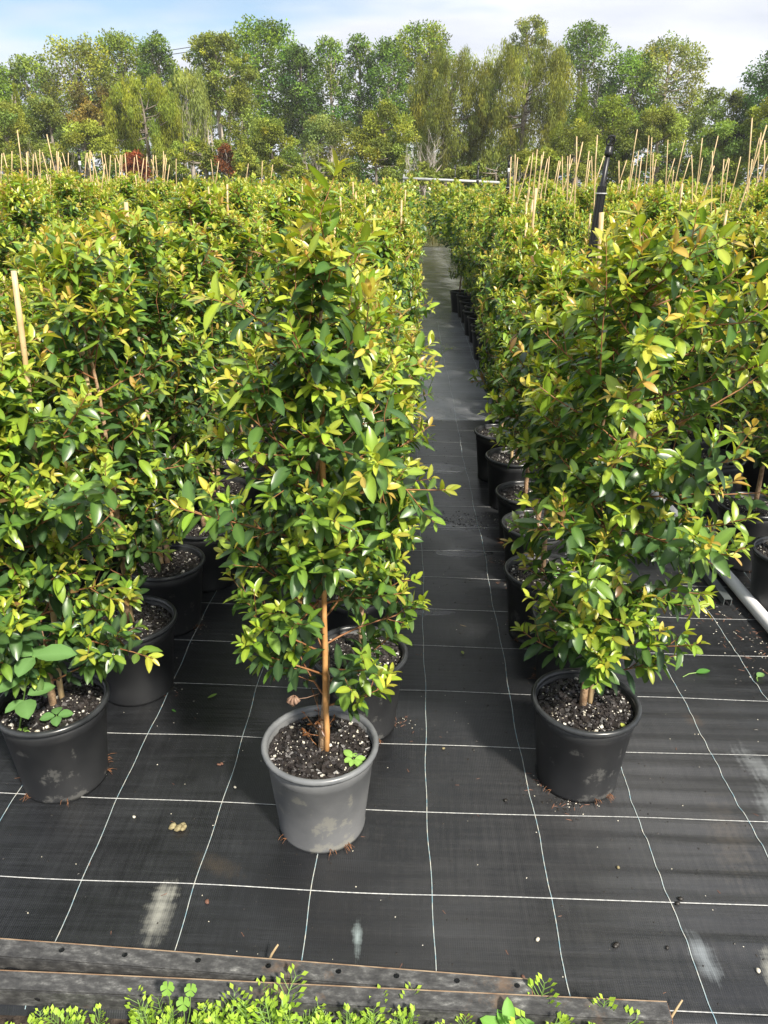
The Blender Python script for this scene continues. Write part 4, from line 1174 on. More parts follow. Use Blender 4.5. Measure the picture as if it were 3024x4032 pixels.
lump('pebble', (290, 1767), 0.012, M_PEBBLE, 'pale pebble on the mat below the mud-splashed pot', 'pebble', 1)
lump('clod', (391, 1791), 0.026, M_CLOD, 'knobbly yellowish clod on the mat between left and centre pots', 'clod', 2, 0.5, 5)
lump('pebble', (1161, 2032), 0.013, M_PEBBLE, 'white pebble on the mat near the right ends of the steel angles', 'pebble', 3)
lump('pebble', (508, 1704), 0.010, M_PEBBLE, 'small cream pebble left of the grey pot', 'pebble', 4)
lump('brown_chip', (448, 1952), 0.016, M_CHIPBROWN, 'reddish brown chip on the mat just below the second white line', 'chip', 5, 0.4)
lump('brown_chip', (958, 1618), 0.012, M_CLOD, 'tan chip on the aisle mat right of the grey pot', 'chip', 6, 0.5)
lump('brown_chip', (1335, 1876), 0.011, M_CLOD, 'tan chip on the mat below the right pot', 'chip', 7, 0.5)
lump('bark_chip', (1470, 1944), 0.016, M_CHIPBLACK, 'black bark chip on the mat at the lower right', 'chip', 8, 0.5, 2)
lump('bark_chip', (1332, 2043), 0.017, M_CHIPBLACK, 'black bark chip beside the white pebble', 'chip', 9, 0.5, 2)
lump('bark_chip', (1441, 2049), 0.011, M_CHIPBLACK, 'small black bark chip at the lower right of the mat', 'chip', 10, 0.6)
lump('bark_chip', (1092, 1730), 0.014, M_CHIPBLACK, 'black bark chip in the aisle left of the right pot', 'chip', 11, 0.5)
lump('pebble', (1637, 2098), 0.014, M_PEBBLE, 'pale pebble at the lower right edge of the picture', 'pebble', 12)
lump('brown_chip', (475, 1655), 0.010, M_CHIPBROWN, 'brown clump on the mat left of the grey pot', 'chip', 13, 0.5, 4)
lump('brown_chip', (1130, 2112), 0.011, M_CHIPBROWN, 'brown chip just beyond the end of the nearer-pot steel angle', 'chip', 14, 0.4)
# fine grit, crumbs and needles: nobody could count them
rg = np.random.default_rng(21)
Vg, Tg, Mg = [], [], []; off = 0
tet = np.array([(-1, -0.7, 0), (1, -0.6, 0), (0.8, 0.8, 0), (-0.8, 0.7, 0), (0.1, 0, 1.0)]) * 0.5
tt = np.array([(0, 1, 4), (1, 2, 4), (2, 3, 4), (3, 0, 4), (0, 2, 1), (0, 3, 2)])
def grit(n, xr, yr, sr, mi, aspect=1.0, clump=None):
    global off
    for q in range(n):
        if clump: x = rg.normal(clump[0], clump[2]); y = rg.normal(clump[1], clump[3])
        else: x = rg.uniform(*xr); y = rg.uniform(*yr)
        s = rg.uniform(*sr); a = rg.uniform(0, 6.28)
        v = tet * np.array([s * aspect, s / math.sqrt(aspect), s * 0.5 / math.sqrt(aspect)]) * rg.uniform(0.7, 1.3, (5, 3))
        v = np.stack([v[:, 0] * math.cos(a) - v[:, 1] * math.sin(a) + x, v[:, 0] * math.sin(a) + v[:, 1] * math.cos(a) + y, v[:, 2] + float(mat_h(x, y)) + 0.0006], 1)
        Vg.append(v); Tg.append(tt + off); off += 5; Mg.append(np.full(6, mi))
grit(420, (-1.2, 1.3), (1.14, 2.4), (0.0025, 0.006), 0)
grit(160, (-1.2, 1.3), (1.14, 3.2), (0.002, 0.0045), 1)
grit(60, (-1.1, 1.3), (1.14, 3.0), (0.003, 0.006), 2, 3.0)
grit(300, (0.05, 0.6), (1.9, 6.5), (0.004, 0.010), 0)
grit(220, None, None, (0.004, 0.012), 0, 1.4, (1.40, 2.75, 0.10, 0.35))
grit(90, None, None, (0.003, 0.007), 1, 1.0, (1.38, 2.7, 0.10, 0.35))
grit(110, None, None, (0.004, 0.010), 2, 3.0, (1.42, 2.7, 0.10, 0.4))
grit(160, None, None, (0.004, 0.010), 0, 1.2, (0.36, 3.75, 0.12, 0.05))
grit(60, None, None, (0.003, 0.007), 1, 1.0, (0.34, 3.75, 0.12, 0.05))
for (px, py) in [(355, 1490), (700, 1815), (1170, 1690), (1220, 1740), (860, 1560), (420, 1350), (1110, 1260), (1082, 1215)]:
    c = gp(px, py); grit(40, None, None, (0.003, 0.008), 0, 1.3, (c.x, c.y, 0.035, 0.02)); grit(10, None, None, (0.003, 0.005), 1, 1.0, (c.x, c.y, 0.035, 0.02)); grit(12, None, None, (0.004, 0.008), 2, 3.0, (c.x, c.y, 0.03, 0.02))
o = link('mat_litter', mesh_np('mat_litter', np.concatenate(Vg), np.concatenate(Tg), None, [M_CHIPBLACK, M_PEBBLE, M_CHIPBROWN], np.concatenate(Mg), False))
tag(o, 'fine bark crumbs and grit scattered over the black mat', 'litter', kind='stuff')

# fallen leaves
def fallen(px, ang, ln, wd, col, label, stalk=0.0):
    c = gp(*px); o1 = np.ones(1)
    V, T, K = leaves_mesh_arrays(np.array([[0, -ln / 2, 0.004]]), np.array([[0, 1.0, 0]]), np.array([[0, 0, 1.0]]), o1 * ln, o1 * wd, o1 * -0.10, o1 * 0.25, np.array([col]), np.array([col]) * 1.3)
    root = empty('fallen_leaf', (c.x, c.y, float(mat_h(c.x, c.y)) + 0.002), ang); tag(root, label, 'leaf')
    link('blade', mesh_np('blade', V, T, K, M_LEAF), root)
    if stalk:
        mb = MB(); mb.tube([(0, -ln / 2, 0.004), (0.004, -ln / 2 - stalk * 0.5, 0.005), (0.016, -ln / 2 - stalk, 0.002)], [0.0022, 0.0022, 0.0015], 5); mb.build('stalk', M_STALK, root)
M_STALK = new_mat('green_stalk', (0.16, 0.27, 0.06), 0.5)
fallen((459, 1508), -0.95, 0.036, 0.014, (0.20, 0.33, 0.06), 'pale green fallen leaf on the mat between the left and centre rows')
fallen((376, 1540), 1.0, 0.020, 0.009, (0.05, 0.14, 0.03), 'tiny dark green fallen leaf near a marker thread on the left')
fallen((999, 1413), 0.3, 0.020, 0.013, (0.28, 0.34, 0.06), 'small yellowish fallen leaf in the middle of the aisle')
fallen((1518, 1454), -1.4, 0.055, 0.032, (0.10, 0.27, 0.05), 'large lobed green fallen leaf with a curved stalk at the right', 0.06)
fallen((1642, 1460), -1.0, 0.034, 0.028, (0.20, 0.36, 0.12), 'pale rounded fallen leaf by the right picture edge', 0.02)
fallen((1000, 1355), 1.3, 0.030, 0.004, (0.26, 0.20, 0.10), 'thin straw-like leaf lying in the aisle')
c = gp(1345, 1590, 0.255)
# dry twig leaning on the first steel angle
a = gp(578, 2058, 0.05); mb = MB(); mb.tube([(0, 0, 0), (0.012, 0.004, 0.02), (0.026, 0.012, 0.034)], [0.003, 0.0027, 0.002], 5)
o = mb.build('dry_twig', noise_mat('dry_straw', (0.34, 0.24, 0.13), (0.5, 0.38, 0.22), 60, 0.8), None, True); o.location = (a.x - 0.004, a.y + 0.004, 0.006 + 0.0); o.scale = (1, 1, 1.5)
tag(o, 'short dry straw twig sticking up behind the steel angle', 'twig')

# ------------------------------------------------------------------ weeds
def pinnate_arrays(r, base, d0, ln, nodes, leafl, droop=0.35):
    """a stem with side sprigs, each sprig with small paired leaflets"""
    P, D, Nn, Ln, Wd, G = [], [], [], [], [], []
    stems = [] ; p = Vector(base); d = Vector(d0).normalized(); pts = [p.copy()]
    for k in range(nodes):
        d = (d + Vector((r.normal(0, 0.06), r.normal(0, 0.06), -droop / nodes))).normalized()
        p = p + d * (ln / nodes); pts.append(p.copy())
        if k == 0: continue
        s = Vector((0, 0, 1)).cross(d)
        if s.length < 0.1: s = Vector((1, 0, 0))
        s.normalize()
        s = Matrix.Rotation(r.uniform(-0.5, 0.5), 3, d) @ s
        t = k / nodes
        for sg in (-1, 1):
            sl = ln * 0.27 * math.sin(math.pi * min(0.95, 0.25 + 0.72 * t)) * r.uniform(0.75, 1.2)
            sd = (s * sg + d * 0.85 + Vector((0, 0, 0.15))).normalized()
            m_ = max(1, int(sl / (leafl * 0.95)))
            up = (Vector((0, 0, 1)) - sd * sd.z); up.normalize()
            sp = [p, p + sd * sl]
            stems.append((sp, 0.0006))
            for j in range(1, m_ + 1):
                q = p + sd * (sl * j / m_)
                s2 = sd.cross(up)
                for s3 in ((-1, 1) if j < m_ else (0,)):
                    ld = (s2 * s3 + sd * (0.7 if s3 else 1)).normalized()
                    P.append(q); D.append(ld); Nn.append((up + Vector((r.normal(0, 0.25), r.normal(0, 0.25), 0))).normalized())
                    l_ = leafl * r.uniform(0.75, 1.25) * (0.85 if t > 0.75 else 1); Ln.append(l_); Wd.append(l_ * 0.62)
                    G.append(t)
    stems.append((pts, 0.0011))
    return P, D, Nn, Ln, Wd, G, stems
def feathery_weed_meshes(seed, nst, ln, leafl, spread):
    r = np.random.default_rng(seed); st = MB(); acc = [[] for _ in range(6)]
    for k in range(nst):
        a = 2 * math.pi * k / nst + r.normal(0, 0.3); tl = r.uniform(0.1, spread)
        res = pinnate_arrays(r, (r.normal(0, 0.006), r.normal(0, 0.006), 0.0), (math.cos(a) * tl, math.sin(a) * tl, 1.0), ln * r.uniform(0.6, 1.1), 9, leafl)
        for i in range(6): acc[i] += res[i]
        for pts, rr in res[6]: st.tube(pts, rr, 3, 0, False)
    n = len(acc[0]); P, D, Nn = [np.array([tuple(v) for v in acc[i]]) for i in range(3)]
    g = np.array(acc[5])[:, None]
    col = (np.array([[0.22, 0.40, 0.04]]) * (1 - g) + np.array([[0.44, 0.60, 0.07]]) * g) * r.uniform(0.8, 1.2, (n, 1))
    V, T, K = small_leaves_arrays(P, D, Nn, np.array(acc[3]), np.array(acc[4]), r.uniform(0, 0.4, n), col)
    return mesh_np('leaflets', V, T, K, M_WEED), st.mesh('stalks', M_STALK)
FW_LIB = [feathery_weed_meshes(1, 6, 0.10, 0.015, 0.9), feathery_weed_meshes(2, 4, 0.08, 0.013, 1.1), feathery_weed_meshes(3, 7, 0.115, 0.0155, 0.75), feathery_weed_meshes(4, 3, 0.075, 0.012, 0.6)]
def feathery(px, kind, rz, label, sc=1.0, z=-0.03):
    c = gp(px[0], px[1] + (14 if px[0] < 280 else 0), z)
    root = empty('feathery_weed', c, rz); root.scale = (sc, sc, sc); tag(root, label, 'weed', 'bright green feathery weeds along the front edge')
    f = link('leaflets', FW_LIB[kind][0], root); tag(f, kind='stuff'); link('stalks', FW_LIB[kind][1], root)
weeds = [((15, 2240), 1, 0.9, 'leftmost feathery weed in the bottom left corner'), ((70, 2235), 1, 0.9, 'low feathery weed second from the left at the bottom'), ((150, 2238), 0, 0.85, 'feathery weed in the soil left of the single upright sprig'),
         ((205, 2228), 3, 1.0, 'thin feathery sprig on bare soil at the lower left'), ((325, 2250), 0, 1.0, 'feathery weed at the left end of the dense patch below the clover'), ((375, 2262), 2, 0.9, 'feathery weed straight below the tallest clover leaf'),
         ((425, 2255), 1, 1.1, 'small feathery weed below the right clover leaf'), ((480, 2262), 2, 1.0, 'feathery weed in the left half of the dense patch'), ((530, 2252), 0, 1.1, 'feathery weed with upright tips in the middle of the dense patch'),
         ((590, 2262), 2, 1.25, 'tallest feathery weed standing before the steel angle'), ((635, 2260), 0, 1.05, 'feathery weed right of the tallest one'), ((690, 2255), 1, 1.0, 'feathery weed in the right half of the dense patch'),
         ((745, 2262), 0, 1.0, 'feathery weed third from the right end of the dense patch'), ((805, 2262), 0, 1.0, 'feathery weed second from the right end of the dense patch'), ((875, 2262), 2, 0.95, 'feathery weed leaning right at the right end of the dense patch'),
         ((930, 2270), 1, 1.0, 'low feathery weed just right of the dense patch'), ((1172, 2245), 3, 1.6, 'slender upright feathery sprig right of the broad-leaved weed'), ((1215, 2262), 1, 0.9, 'low feathery weed between two upright sprigs at the lower right'),
         ((1300, 2250), 3, 1.35, 'slender feathery sprig near the right end of the long steel angle'), ((1330, 2262), 1, 0.7, 'rightmost low feathery weed at the bottom edge'), ((260, 2268), 1, 0.7, 'tiny feathery weed at the very bottom left of the dense patch'),
         ((1010, 2275), 3, 1.0, 'small feathery sprig left of the broad-leaved weed')]
for k, (px, kind, sc, lab) in enumerate(weeds): feathery(px, kind, k * 1.3, lab, sc)

def blade_mesh(name, ln, wd, col, mt, curl=0.15, fold=0.2, tipw=None):
    o1 = np.ones(1)
    V, T, K = leaves_mesh_arrays(np.zeros((1, 3)), np.array([[0, 1.0, 0]]), np.array([[0, 0, 1.0]]), o1 * ln, o1 * wd, o1 * curl, o1 * fold, np.array([col]), np.array([col]) * 1.2 + 0.02)
    return mesh_np(name, V, T, K, mt)
def leaf_at(me, parent, p, d, up, name='leaf'):
    d = Vector(d).normalized(); up = Vector(up); up = (up - d * up.dot(d)).normalized(); s = d.cross(up)
    o = bpy.data.objects.new(name, me); o.parent = parent; C.objects.link(o)
    o.matrix_local = Matrix(((s.x, d.x, up.x, p[0]), (s.y, d.y, up.y, p[1]), (s.z, d.z, up.z, p[2]), (0, 0, 0, 1)))
    return o
# clover standing up from the weeds
cl = bpy.data.meshes.new('leaflet')
def heart_mesh(name, r_, col):
    pts = [(0, 0)]; n = 14
    for i in range(n + 1):
        t = -1 + 2 * i / n
        a = t * 0.92
        rr = r_ * (1.0 - 0.20 * math.exp(-(t / 0.16) ** 2)) * (1 - 0.12 * t * t)
        pts.append((rr * math.sin(a), rr * math.cos(a)))
    V = [(x, y, abs(x) * 0.25) for x, y in pts]; T = [(0, i + 1, i) for i in range(1, n + 1)]
    return mesh_np(name, V, T, np.array([col] * len(V)), M_WEED)
heart = heart_mesh('leaflet', 0.0145, (0.23, 0.42, 0.07))
def clover(px_head, base_px, label, sc=1.0):
    b = gp(*base_px, -0.03); h = at(*px_head, b.y + 0.012); h = h - b
    root = empty('clover', b); tag(root, label, 'clover', 'clovers at the front edge')
    mb = MB(); mb.tube([(0, 0, 0), h * 0.5 + Vector((0.006, 0, 0.01)), h], 0.0011, 5); mb.build('stalk', M_STALK, root)
    for k in range(3):
        a = k * 2.094 + 0.5
        o = leaf_at(heart, root, h, (math.cos(a), math.sin(a) * 0.6, math.sin(a) * 0.75), (0, -1.0, 0.9), 'leaflet'); o.scale = (sc, sc, sc)
clover((362, 2135), (372, 2245), 'left clover with three rounded leaflets in front of the steel angle', 1.05)
clover((412, 2138), (398, 2245), 'right clover with three rounded leaflets in front of the steel angle', 0.95)
clover((396, 2168), (392, 2250), 'lowest clover below the other two', 1.05)
# broad-leaved weed at the bottom
def broadleaf(loc, leaves, label, cat, stemh, col, stem_off=(0, 0)):
    root = empty('broadleaf_weed', loc); tag(root, label, cat, None)
    mb = MB(); mb.tube([(0, 0, 0), (stem_off[0] * 0.5, stem_off[1] * 0.5, stemh * 0.55), (stem_off[0], stem_off[1], stemh)], [0.0024, 0.002, 0.0014], 6); mb.build('stem', M_STALK, root)
    for (t, az, el, ln, wd) in leaves:
        p = Vector((stem_off[0] * t, stem_off[1] * t, stemh * t))
        d = Vector((math.cos(az) * math.cos(el), math.sin(az) * math.cos(el), math.sin(el)))
        leaf_at(blade_mesh('leaf', ln, wd, col, M_WEED, 0.22, 0.22), root, p + d * 0.004, d, (0, -0.25, 1))
    return root
b = gp(1095, 2262, -0.03)
broadleaf(b, [(1.0, 1.6, 0.9, 0.052, 0.028), (0.7, 0.2, 0.5, 0.055, 0.034), (0.7, 2.9, 0.5, 0.060, 0.036), (0.4, 4.2, 0.4, 0.05, 0.03), (0.4, 5.4, 0.4, 0.05, 0.03), (0.85, 2.2, 0.7, 0.04, 0.022)], 'broad-leaved bright green weed at the bottom right of centre', 'weed', 0.06, (0.17, 0.38, 0.055))
b = gp(1440, 2275, -0.03)
broadleaf(b, [(0.9, 0.6, 0.5, 0.04, 0.022), (0.9, 2.5, 0.5, 0.04, 0.022), (1.0, 1.5, 0.8, 0.03, 0.016)], 'small weed below the rusty end of the long steel angle', 'weed', 0.03, (0.12, 0.28, 0.05))
a = gp(1430, 2235, -0.02); mb = MB(); mb.tube([(0, 0, 0), (0.022, 0.02, 0.03), (0.05, 0.045, 0.048)], [0.0035, 0.003, 0.002], 6); o = mb.build('straw_stem', bpy.data.materials['dry_straw'], None, True); o.location = a
tag(o, 'pale dry straw stem poking up at the end of the long steel angle', 'straw')
# weed with big toothed leaves in the front left pot
b = Vector((-0.992 - 0.055, 1.784 - 0.10, 0.245)); hd_ = at(72, 1418, 1.60) - b
broadleaf(b, [(1.0, 2.7, 0.15, 0.085, 0.056), (1.0, 0.15, 0.15, 0.098, 0.060), (1.0, 4.6, 0.0, 0.066, 0.050), (0.8, 3.7, -0.1, 0.100, 0.068), (0.95, 1.4, 0.4, 0.05, 0.035), (0.45, 5.2, 0.1, 0.075, 0.055), (0.45, 4.2, 0.1, 0.055, 0.03), (0.5, 0.6, 0.2, 0.07, 0.05)],
          'weed with large veined leaves growing in the front left pot', 'weed', hd_.z, (0.15, 0.30, 0.09), (hd_.x, hd_.y))
broadleaf(Vector((-0.992 + 0.045, 1.784 - 0.075, 0.247)), [(1.0, k * 1.6 + 0.3, 0.1, 0.040, 0.030) for k in range(4)], 'low weed rosette on the potting mix of the front left pot', 'weed', 0.035, (0.13, 0.28, 0.08))
# seedling in the grey pot
sd_root = broadleaf(Vector((-0.205 + 0.092, 1.638 - 0.045, 0.248)), [(1.0, 0.0, 0.15, 0.030, 0.018), (1.0, 1.3, 0.15, 0.020, 0.013), (1.0, 2.4, 0.3, 0.034, 0.021), (1.0, 3.6, 0.1, 0.024, 0.017), (1.0, 5.4, 0.1, 0.036, 0.021), (1.0, 4.5, 0.1, 0.024, 0.015)], 'bright lime seedling on the potting mix of the grey pot', 'seedling', 0.014, (0.30, 0.52, 0.11))
broadleaf(Vector((-0.992 - 0.035, 1.784 - 0.118, 0.247)), [(1.0, k * 1.3, 0.3, 0.016, 0.011) for k in range(5)], 'tiny lime seedling at the rim of the front left pot', 'seedling', 0.010, (0.30, 0.50, 0.10))
broadleaf(Vector((1.625 - 0.04, 3.335 - 0.08, 0.247)), [(1.0, k * 1.25 + 0.4, 0.2, 0.075, 0.045) for k in range(5)], 'pale green weed in the second pot beyond the white pipe', 'weed', 0.075, (0.17, 0.34, 0.11))
broadleaf(Vector((0.557 + 0.02, 2.655 - 0.03, 0.247)), [(1.0, k * 1.05, 0.35, 0.035, 0.010) for k in range(6)], 'tiny spiky weed in the third pot right of the aisle', 'seedling', 0.03, (0.17, 0.36, 0.08))
fl = fallen((1345, 1573), 0.3, 0.022, 0.014, (0.45, 0.50, 0.10), 'yellow leaf lying on the potting mix of the front right pot')
for o in C.objects:
    if o.get('label') == 'yellow leaf lying on the potting mix of the front right pot':
        q = gp(1345, 1573, 0.252); o.location = (q.x, q.y, 0.256)
# thin flowering weed in the aisle
b = gp(925, 845); root = empty('thin_weed', b); tag(root, 'thin leafless flowering weed rising from the aisle mat', 'weed')
mb = MB(); tips = []
def spr(p, q, r_): mb.tube([p, (Vector(p) + Vector(q)) / 2 + Vector((0.008, 0, 0.01)), q], r_, 4)
spr((0, 0, 0), (0.10, 0, 0.33), 0.003)
for (f, dx, dz) in [(0.45, -0.07, 0.10), (0.7, -0.05, 0.12), (0.9, 0.05, 0.07), (1.0, -0.02, 0.10), (1.0, 0.09, 0.04), (0.3, -0.05, 0.12)]:
    p = Vector((0.10 * f, 0, 0.33 * f)); q = p + Vector((dx, 0.01, dz)); spr(p, q, 0.0017); tips.append(q)
mb.build('stalks', M_STALK, root)
fm = MB(); rr = np.random.default_rng(2)
for q in tips:
    for k in range(7):
        e = q + Vector((rr.normal(0, 0.016), rr.normal(0, 0.012), rr.normal(0, 0.012))); fm.tube([e, e + Vector((0.004, 0, 0.007))], [0.0025, 0.001], 4); fm.tube([q, e], 0.0006, 3)
fm.build('flower_heads', new_mat('yellow_green_florets', (0.28, 0.32, 0.09), 0.7), root)

# ------------------------------------------------------------------ trees beyond the nursery
def gz(y): return float(ground_h(0.0, y))
PXM = lambda D: FPX / KPX / (D * math.cos(PITCH) * 1.0 + 0.0) * 1.0
def crown_cards(r, clumps, n, size, col, var, mode='broad'):
    """clumps: list of (centre, radii); leaf sprays sit in the outer part of every clump"""
    w = np.array([c[1][0] * c[1][2] for c in clumps]); w /= w.sum()
    ids = r.choice(len(clumps), n, p=w)
    Cn = np.array([c[0] for c in clumps])[ids]; Rr = np.array([c[1] for c in clumps])[ids]
    u = r.normal(0, 1, (n, 3)); u /= np.linalg.norm(u, axis=1, keepdims=True)
    rho = r.random(n) ** 0.45
    P = Cn + u * Rr * rho[:, None]
    tint = r.normal(0, 1, len(clumps))[ids]
    hue = r.normal(0, 1, len(clumps))[ids]
    base = np.array(col)[None] * (1 + var * 0.30 * tint[:, None]) * (1 + 0.13 * r.normal(0, 1, (n, 1)))
    base = base * (1 + np.stack([0.12 * var * hue, 0.03 * hue, -0.1 * hue], 1))
    base = np.clip(base, 0.006, 0.6)
    if mode == 'weep':
        D = np.stack([r.normal(0, 0.28, n), r.normal(0, 0.28, n), -np.ones(n)], 1); D /= np.linalg.norm(D, axis=1, keepdims=True)
        Nn = u + r.normal(0, 0.5, (n, 3)); Ln = size * r.uniform(1.2, 2.6, n); Wd = size * r.uniform(0.25, 0.5, n)
    elif mode == 'up':
        D = np.stack([u[:, 0] * 0.5, u[:, 1] * 0.5, np.ones(n)], 1) + r.normal(0, 0.25, (n, 3)); D /= np.linalg.norm(D, axis=1, keepdims=True)
        Nn = u + r.normal(0, 0.4, (n, 3)); Ln = size * r.uniform(0.8, 1.6, n); Wd = size * r.uniform(0.35, 0.6, n)
    else:
        D = u + r.normal(0, 0.8, (n, 3)) + np.array([0, 0, -0.25]); D /= np.linalg.norm(D, axis=1, keepdims=True)
        Nn = r.normal(0, 0.6, (n, 3)) + u * 0.6 + np.array([0, 0, 0.6]); Ln = size * r.uniform(0.7, 1.4, n); Wd = size * r.uniform(0.45, 0.8, n)
    Nn = Nn - D * np.sum(Nn * D, axis=1, keepdims=True); Nn /= np.linalg.norm(Nn, axis=1, keepdims=True) + 1e-9
    V, T, K = small_leaves_arrays(P, D, Nn, Ln, Wd, r.uniform(0.05, 0.6, n), base)
    return V, T, K
def tree(name, label, box, D, col, kind='broad', n=7000, size=0.17, var=1.0, bark=None, seed=0, lobes=None, cat='tree', group='trees in the treeline', dens=1.0, base_px=None, depth=0.8):
    x0, x1, yt, yb = box
    xc = (x0 + x1) / 2
    a = at(x0, (yt + yb) / 2, D); b = at(x1, (yt + yb) / 2, D); W = (b.x - a.x)
    zt = at(xc, yt, D).z; zb = at(xc, yb, D).z
    g0 = gz(D); zb = max(zb, g0 + 0.05)
    cx = (a.x + b.x) / 2
    root = empty(name, (cx, D, g0)); tag(root, label, cat, group)
    r = np.random.default_rng(seed + int(x0 * 13 + yt * 7) % 9973)
    H = zt - zb; hw = W / 2
    clumps = []; limbs = []
    L_ = lobes or max(12, int(W * H / 0.42))
    L_ = min(L_, 80)
    if kind == 'bank': L_ = max(26, L_)
    tz = zb - g0
    for k in range(L_):
        f = (k + 0.5) / L_
        # envelope: width as a function of height
        if kind == 'cone': env = max(0.10, 1 - f) ** 0.8
        elif kind == 'column': env = min(1, 0.55 + 1.6 * f) * (1 - f ** 5) if f < 0.99 else 0.1
        elif kind == 'weep': env = min(1.0, 0.72 + 0.8 * f) * (1 - 0.45 * f ** 5)
        elif kind == 'bush': env = math.sqrt(max(0.05, 1 - (f * 0.98) ** 2.2))
        elif kind == 'tall': env = (math.sin(math.pi * (0.14 + 0.78 * f))) ** 0.7
        else: env = (math.sin(math.pi * (0.12 + 0.80 * f))) ** 0.62
        an = k * 2.39996 + r.uniform(-0.4, 0.4)
        if kind == 'bank':
            bx = r.uniform(-0.95, 0.95); f = r.random() * (0.55 + 0.45 * abs(math.sin(bx * 4.3 + x0))); env = 1.0
        rc = float(np.clip(0.30 * math.sqrt(W * max(H, 0.5)) * r.uniform(0.55, 1.0) * (0.78 if L_ < 20 else 0.54), 0.20, 1.3))
        rr = max(0.0, hw * 1.16 * env - rc * 0.5) * math.sqrt(r.uniform(0.35, 1.0))
        p = np.array([rr * math.cos(an), rr * math.sin(an) * depth, tz + H * f * 0.97])
        if kind == 'bank': rc *= 0.8; p = np.array([bx * hw, r.uniform(-0.6, 0.6), tz + H * f * 0.9])
        if p[2] + rc * 0.7 > tz + H: p[2] = tz + H - rc * 0.7
        if kind in ('weep',): rad3 = (rc * 0.80, rc * 0.80, rc * 1.35)
        elif kind == 'column' or kind == 'cone': rad3 = (min(rc, hw * env * 0.8 + 0.05), min(rc, hw * env * 0.8 + 0.05), rc * 1.2)
        else: rad3 = (rc * r.uniform(0.85, 1.15), rc * r.uniform(0.85, 1.15), rc * r.uniform(0.62, 0.9))
        clumps.append((p, rad3)); limbs.append(p)
        # satellites make the outline uneven
        for q in range(3):
            u = r.normal(0, 1, 3); u /= np.linalg.norm(u)
            clumps.append((p + u * np.array(rad3) * r.uniform(0.8, 1.15), tuple(np.array(rad3) * r.uniform(0.28, 0.5))))
    V, T, K = crown_cards(r, clumps, int(n * dens * 1.2), size * 0.84, np.minimum(np.array(col) * np.array([3.4, 2.9, 1.35]), (0.235, 0.28, 0.070)), var, {'weep': 'weep', 'cone': 'up', 'column': 'up'}.get(kind, 'broad'))
    V[:, 2] = np.maximum(V[:, 2], 0.02)
    link('crown', mesh_np('crown', V, T, K, M_TREE), root)
    # trunk and limbs
    mb = MB(); tr = 0.035 + 0.016 * (zt - g0)
    top = Vector((r.normal(0, hw * 0.12), r.normal(0, 0.2), tz + H * 0.82)); mid = Vector((r.normal(0, hw * 0.1), 0, tz + H * 0.25))
    mb.tube([(0, 0, -0.1), mid * 0.5, mid, (mid + top) / 2 + Vector((r.normal(0, 0.1), 0, 0)), top], [tr, tr * 0.85, tr * 0.65, tr * 0.4, tr * 0.12], 7)
    for p in limbs[::2] if len(limbs) > 12 else limbs:
        t = min(max((p[2] - tz) / H - 0.25, 0.05), 0.7)
        s = mid.lerp(top, t) if p[2] > mid.z else mid * max(0.3, (p[2] * 0.8) / max(mid.z, 0.1))
        e = Vector(p); mb.tube([s, s.lerp(e, 0.5) + Vector((0, 0, -0.05 * H)), e], [tr * 0.30, tr * 0.2, tr * 0.05], 5)
    mb.build('trunk', bark or M_BARK, root, True)
    return root, cx, g0
def bare_shrub(label, box, D, mt, nstem, seed, cat='shrub', lean=0.5, r0=0.035):
    x0, x1, yt, yb = box
    c = at((x0 + x1) / 2, yb, D); top = at((x0 + x1) / 2, yt, D).z
    W = at(x1, yb, D).x - at(x0, yb, D).x; g0 = gz(D); H = top - g0
    root = empty('bare_shrub', (c.x, D, g0)); tag(root, label, cat)
    r = np.random.default_rng(seed); st = MB(); tw = MB()
    def grow(p, d, ln, rd, lev):
        pts = [p]
        for k in range(4):
            d = (d + Vector((r.normal(0, 0.10), r.normal(0, 0.10), 0.07))).normalized(); pts.append(pts[-1] + d * ln / 4)
        (st if lev == 0 else tw).tube(pts, [rd, rd * 0.85, rd * 0.7, rd * 0.55, rd * 0.35], 5, 0, False)
        if lev < 3:
            for q in range(3 if lev else 4):
                t = r.uniform(0.35, 1.0); i = min(int(t * 4), 3); s = pts[i].lerp(pts[i + 1], t * 4 - i)
                nd2 = (d + Vector((r.normal(0, 0.5), r.normal(0, 0.4), r.uniform(-0.05, 0.3)))).normalized()
                grow(s, nd2, ln * r.uniform(0.42, 0.62), rd * 0.5, lev + 1)
    for k in range(nstem):
        f = (k + 0.5) / nstem - 0.5
        grow(Vector((f * 0.25 * W, r.normal(0, 0.1), 0)), Vector((f * W / H * lean * 2, r.normal(0, 0.12), 1)).normalized(), H * r.uniform(0.44, 0.56), r0 * r.uniform(0.6, 0.9), 0)
    st.build('stems', mt, root, True); tw.build('twigs', mt, root, True)

DG = (0.028, 0.056, 0.016); MG = (0.054, 0.094, 0.022); LG = (0.085, 0.160, 0.028); OL = (0.115, 0.125, 0.028); YO = (0.118, 0.142, 0.030); GG = (0.070, 0.095, 0.040)
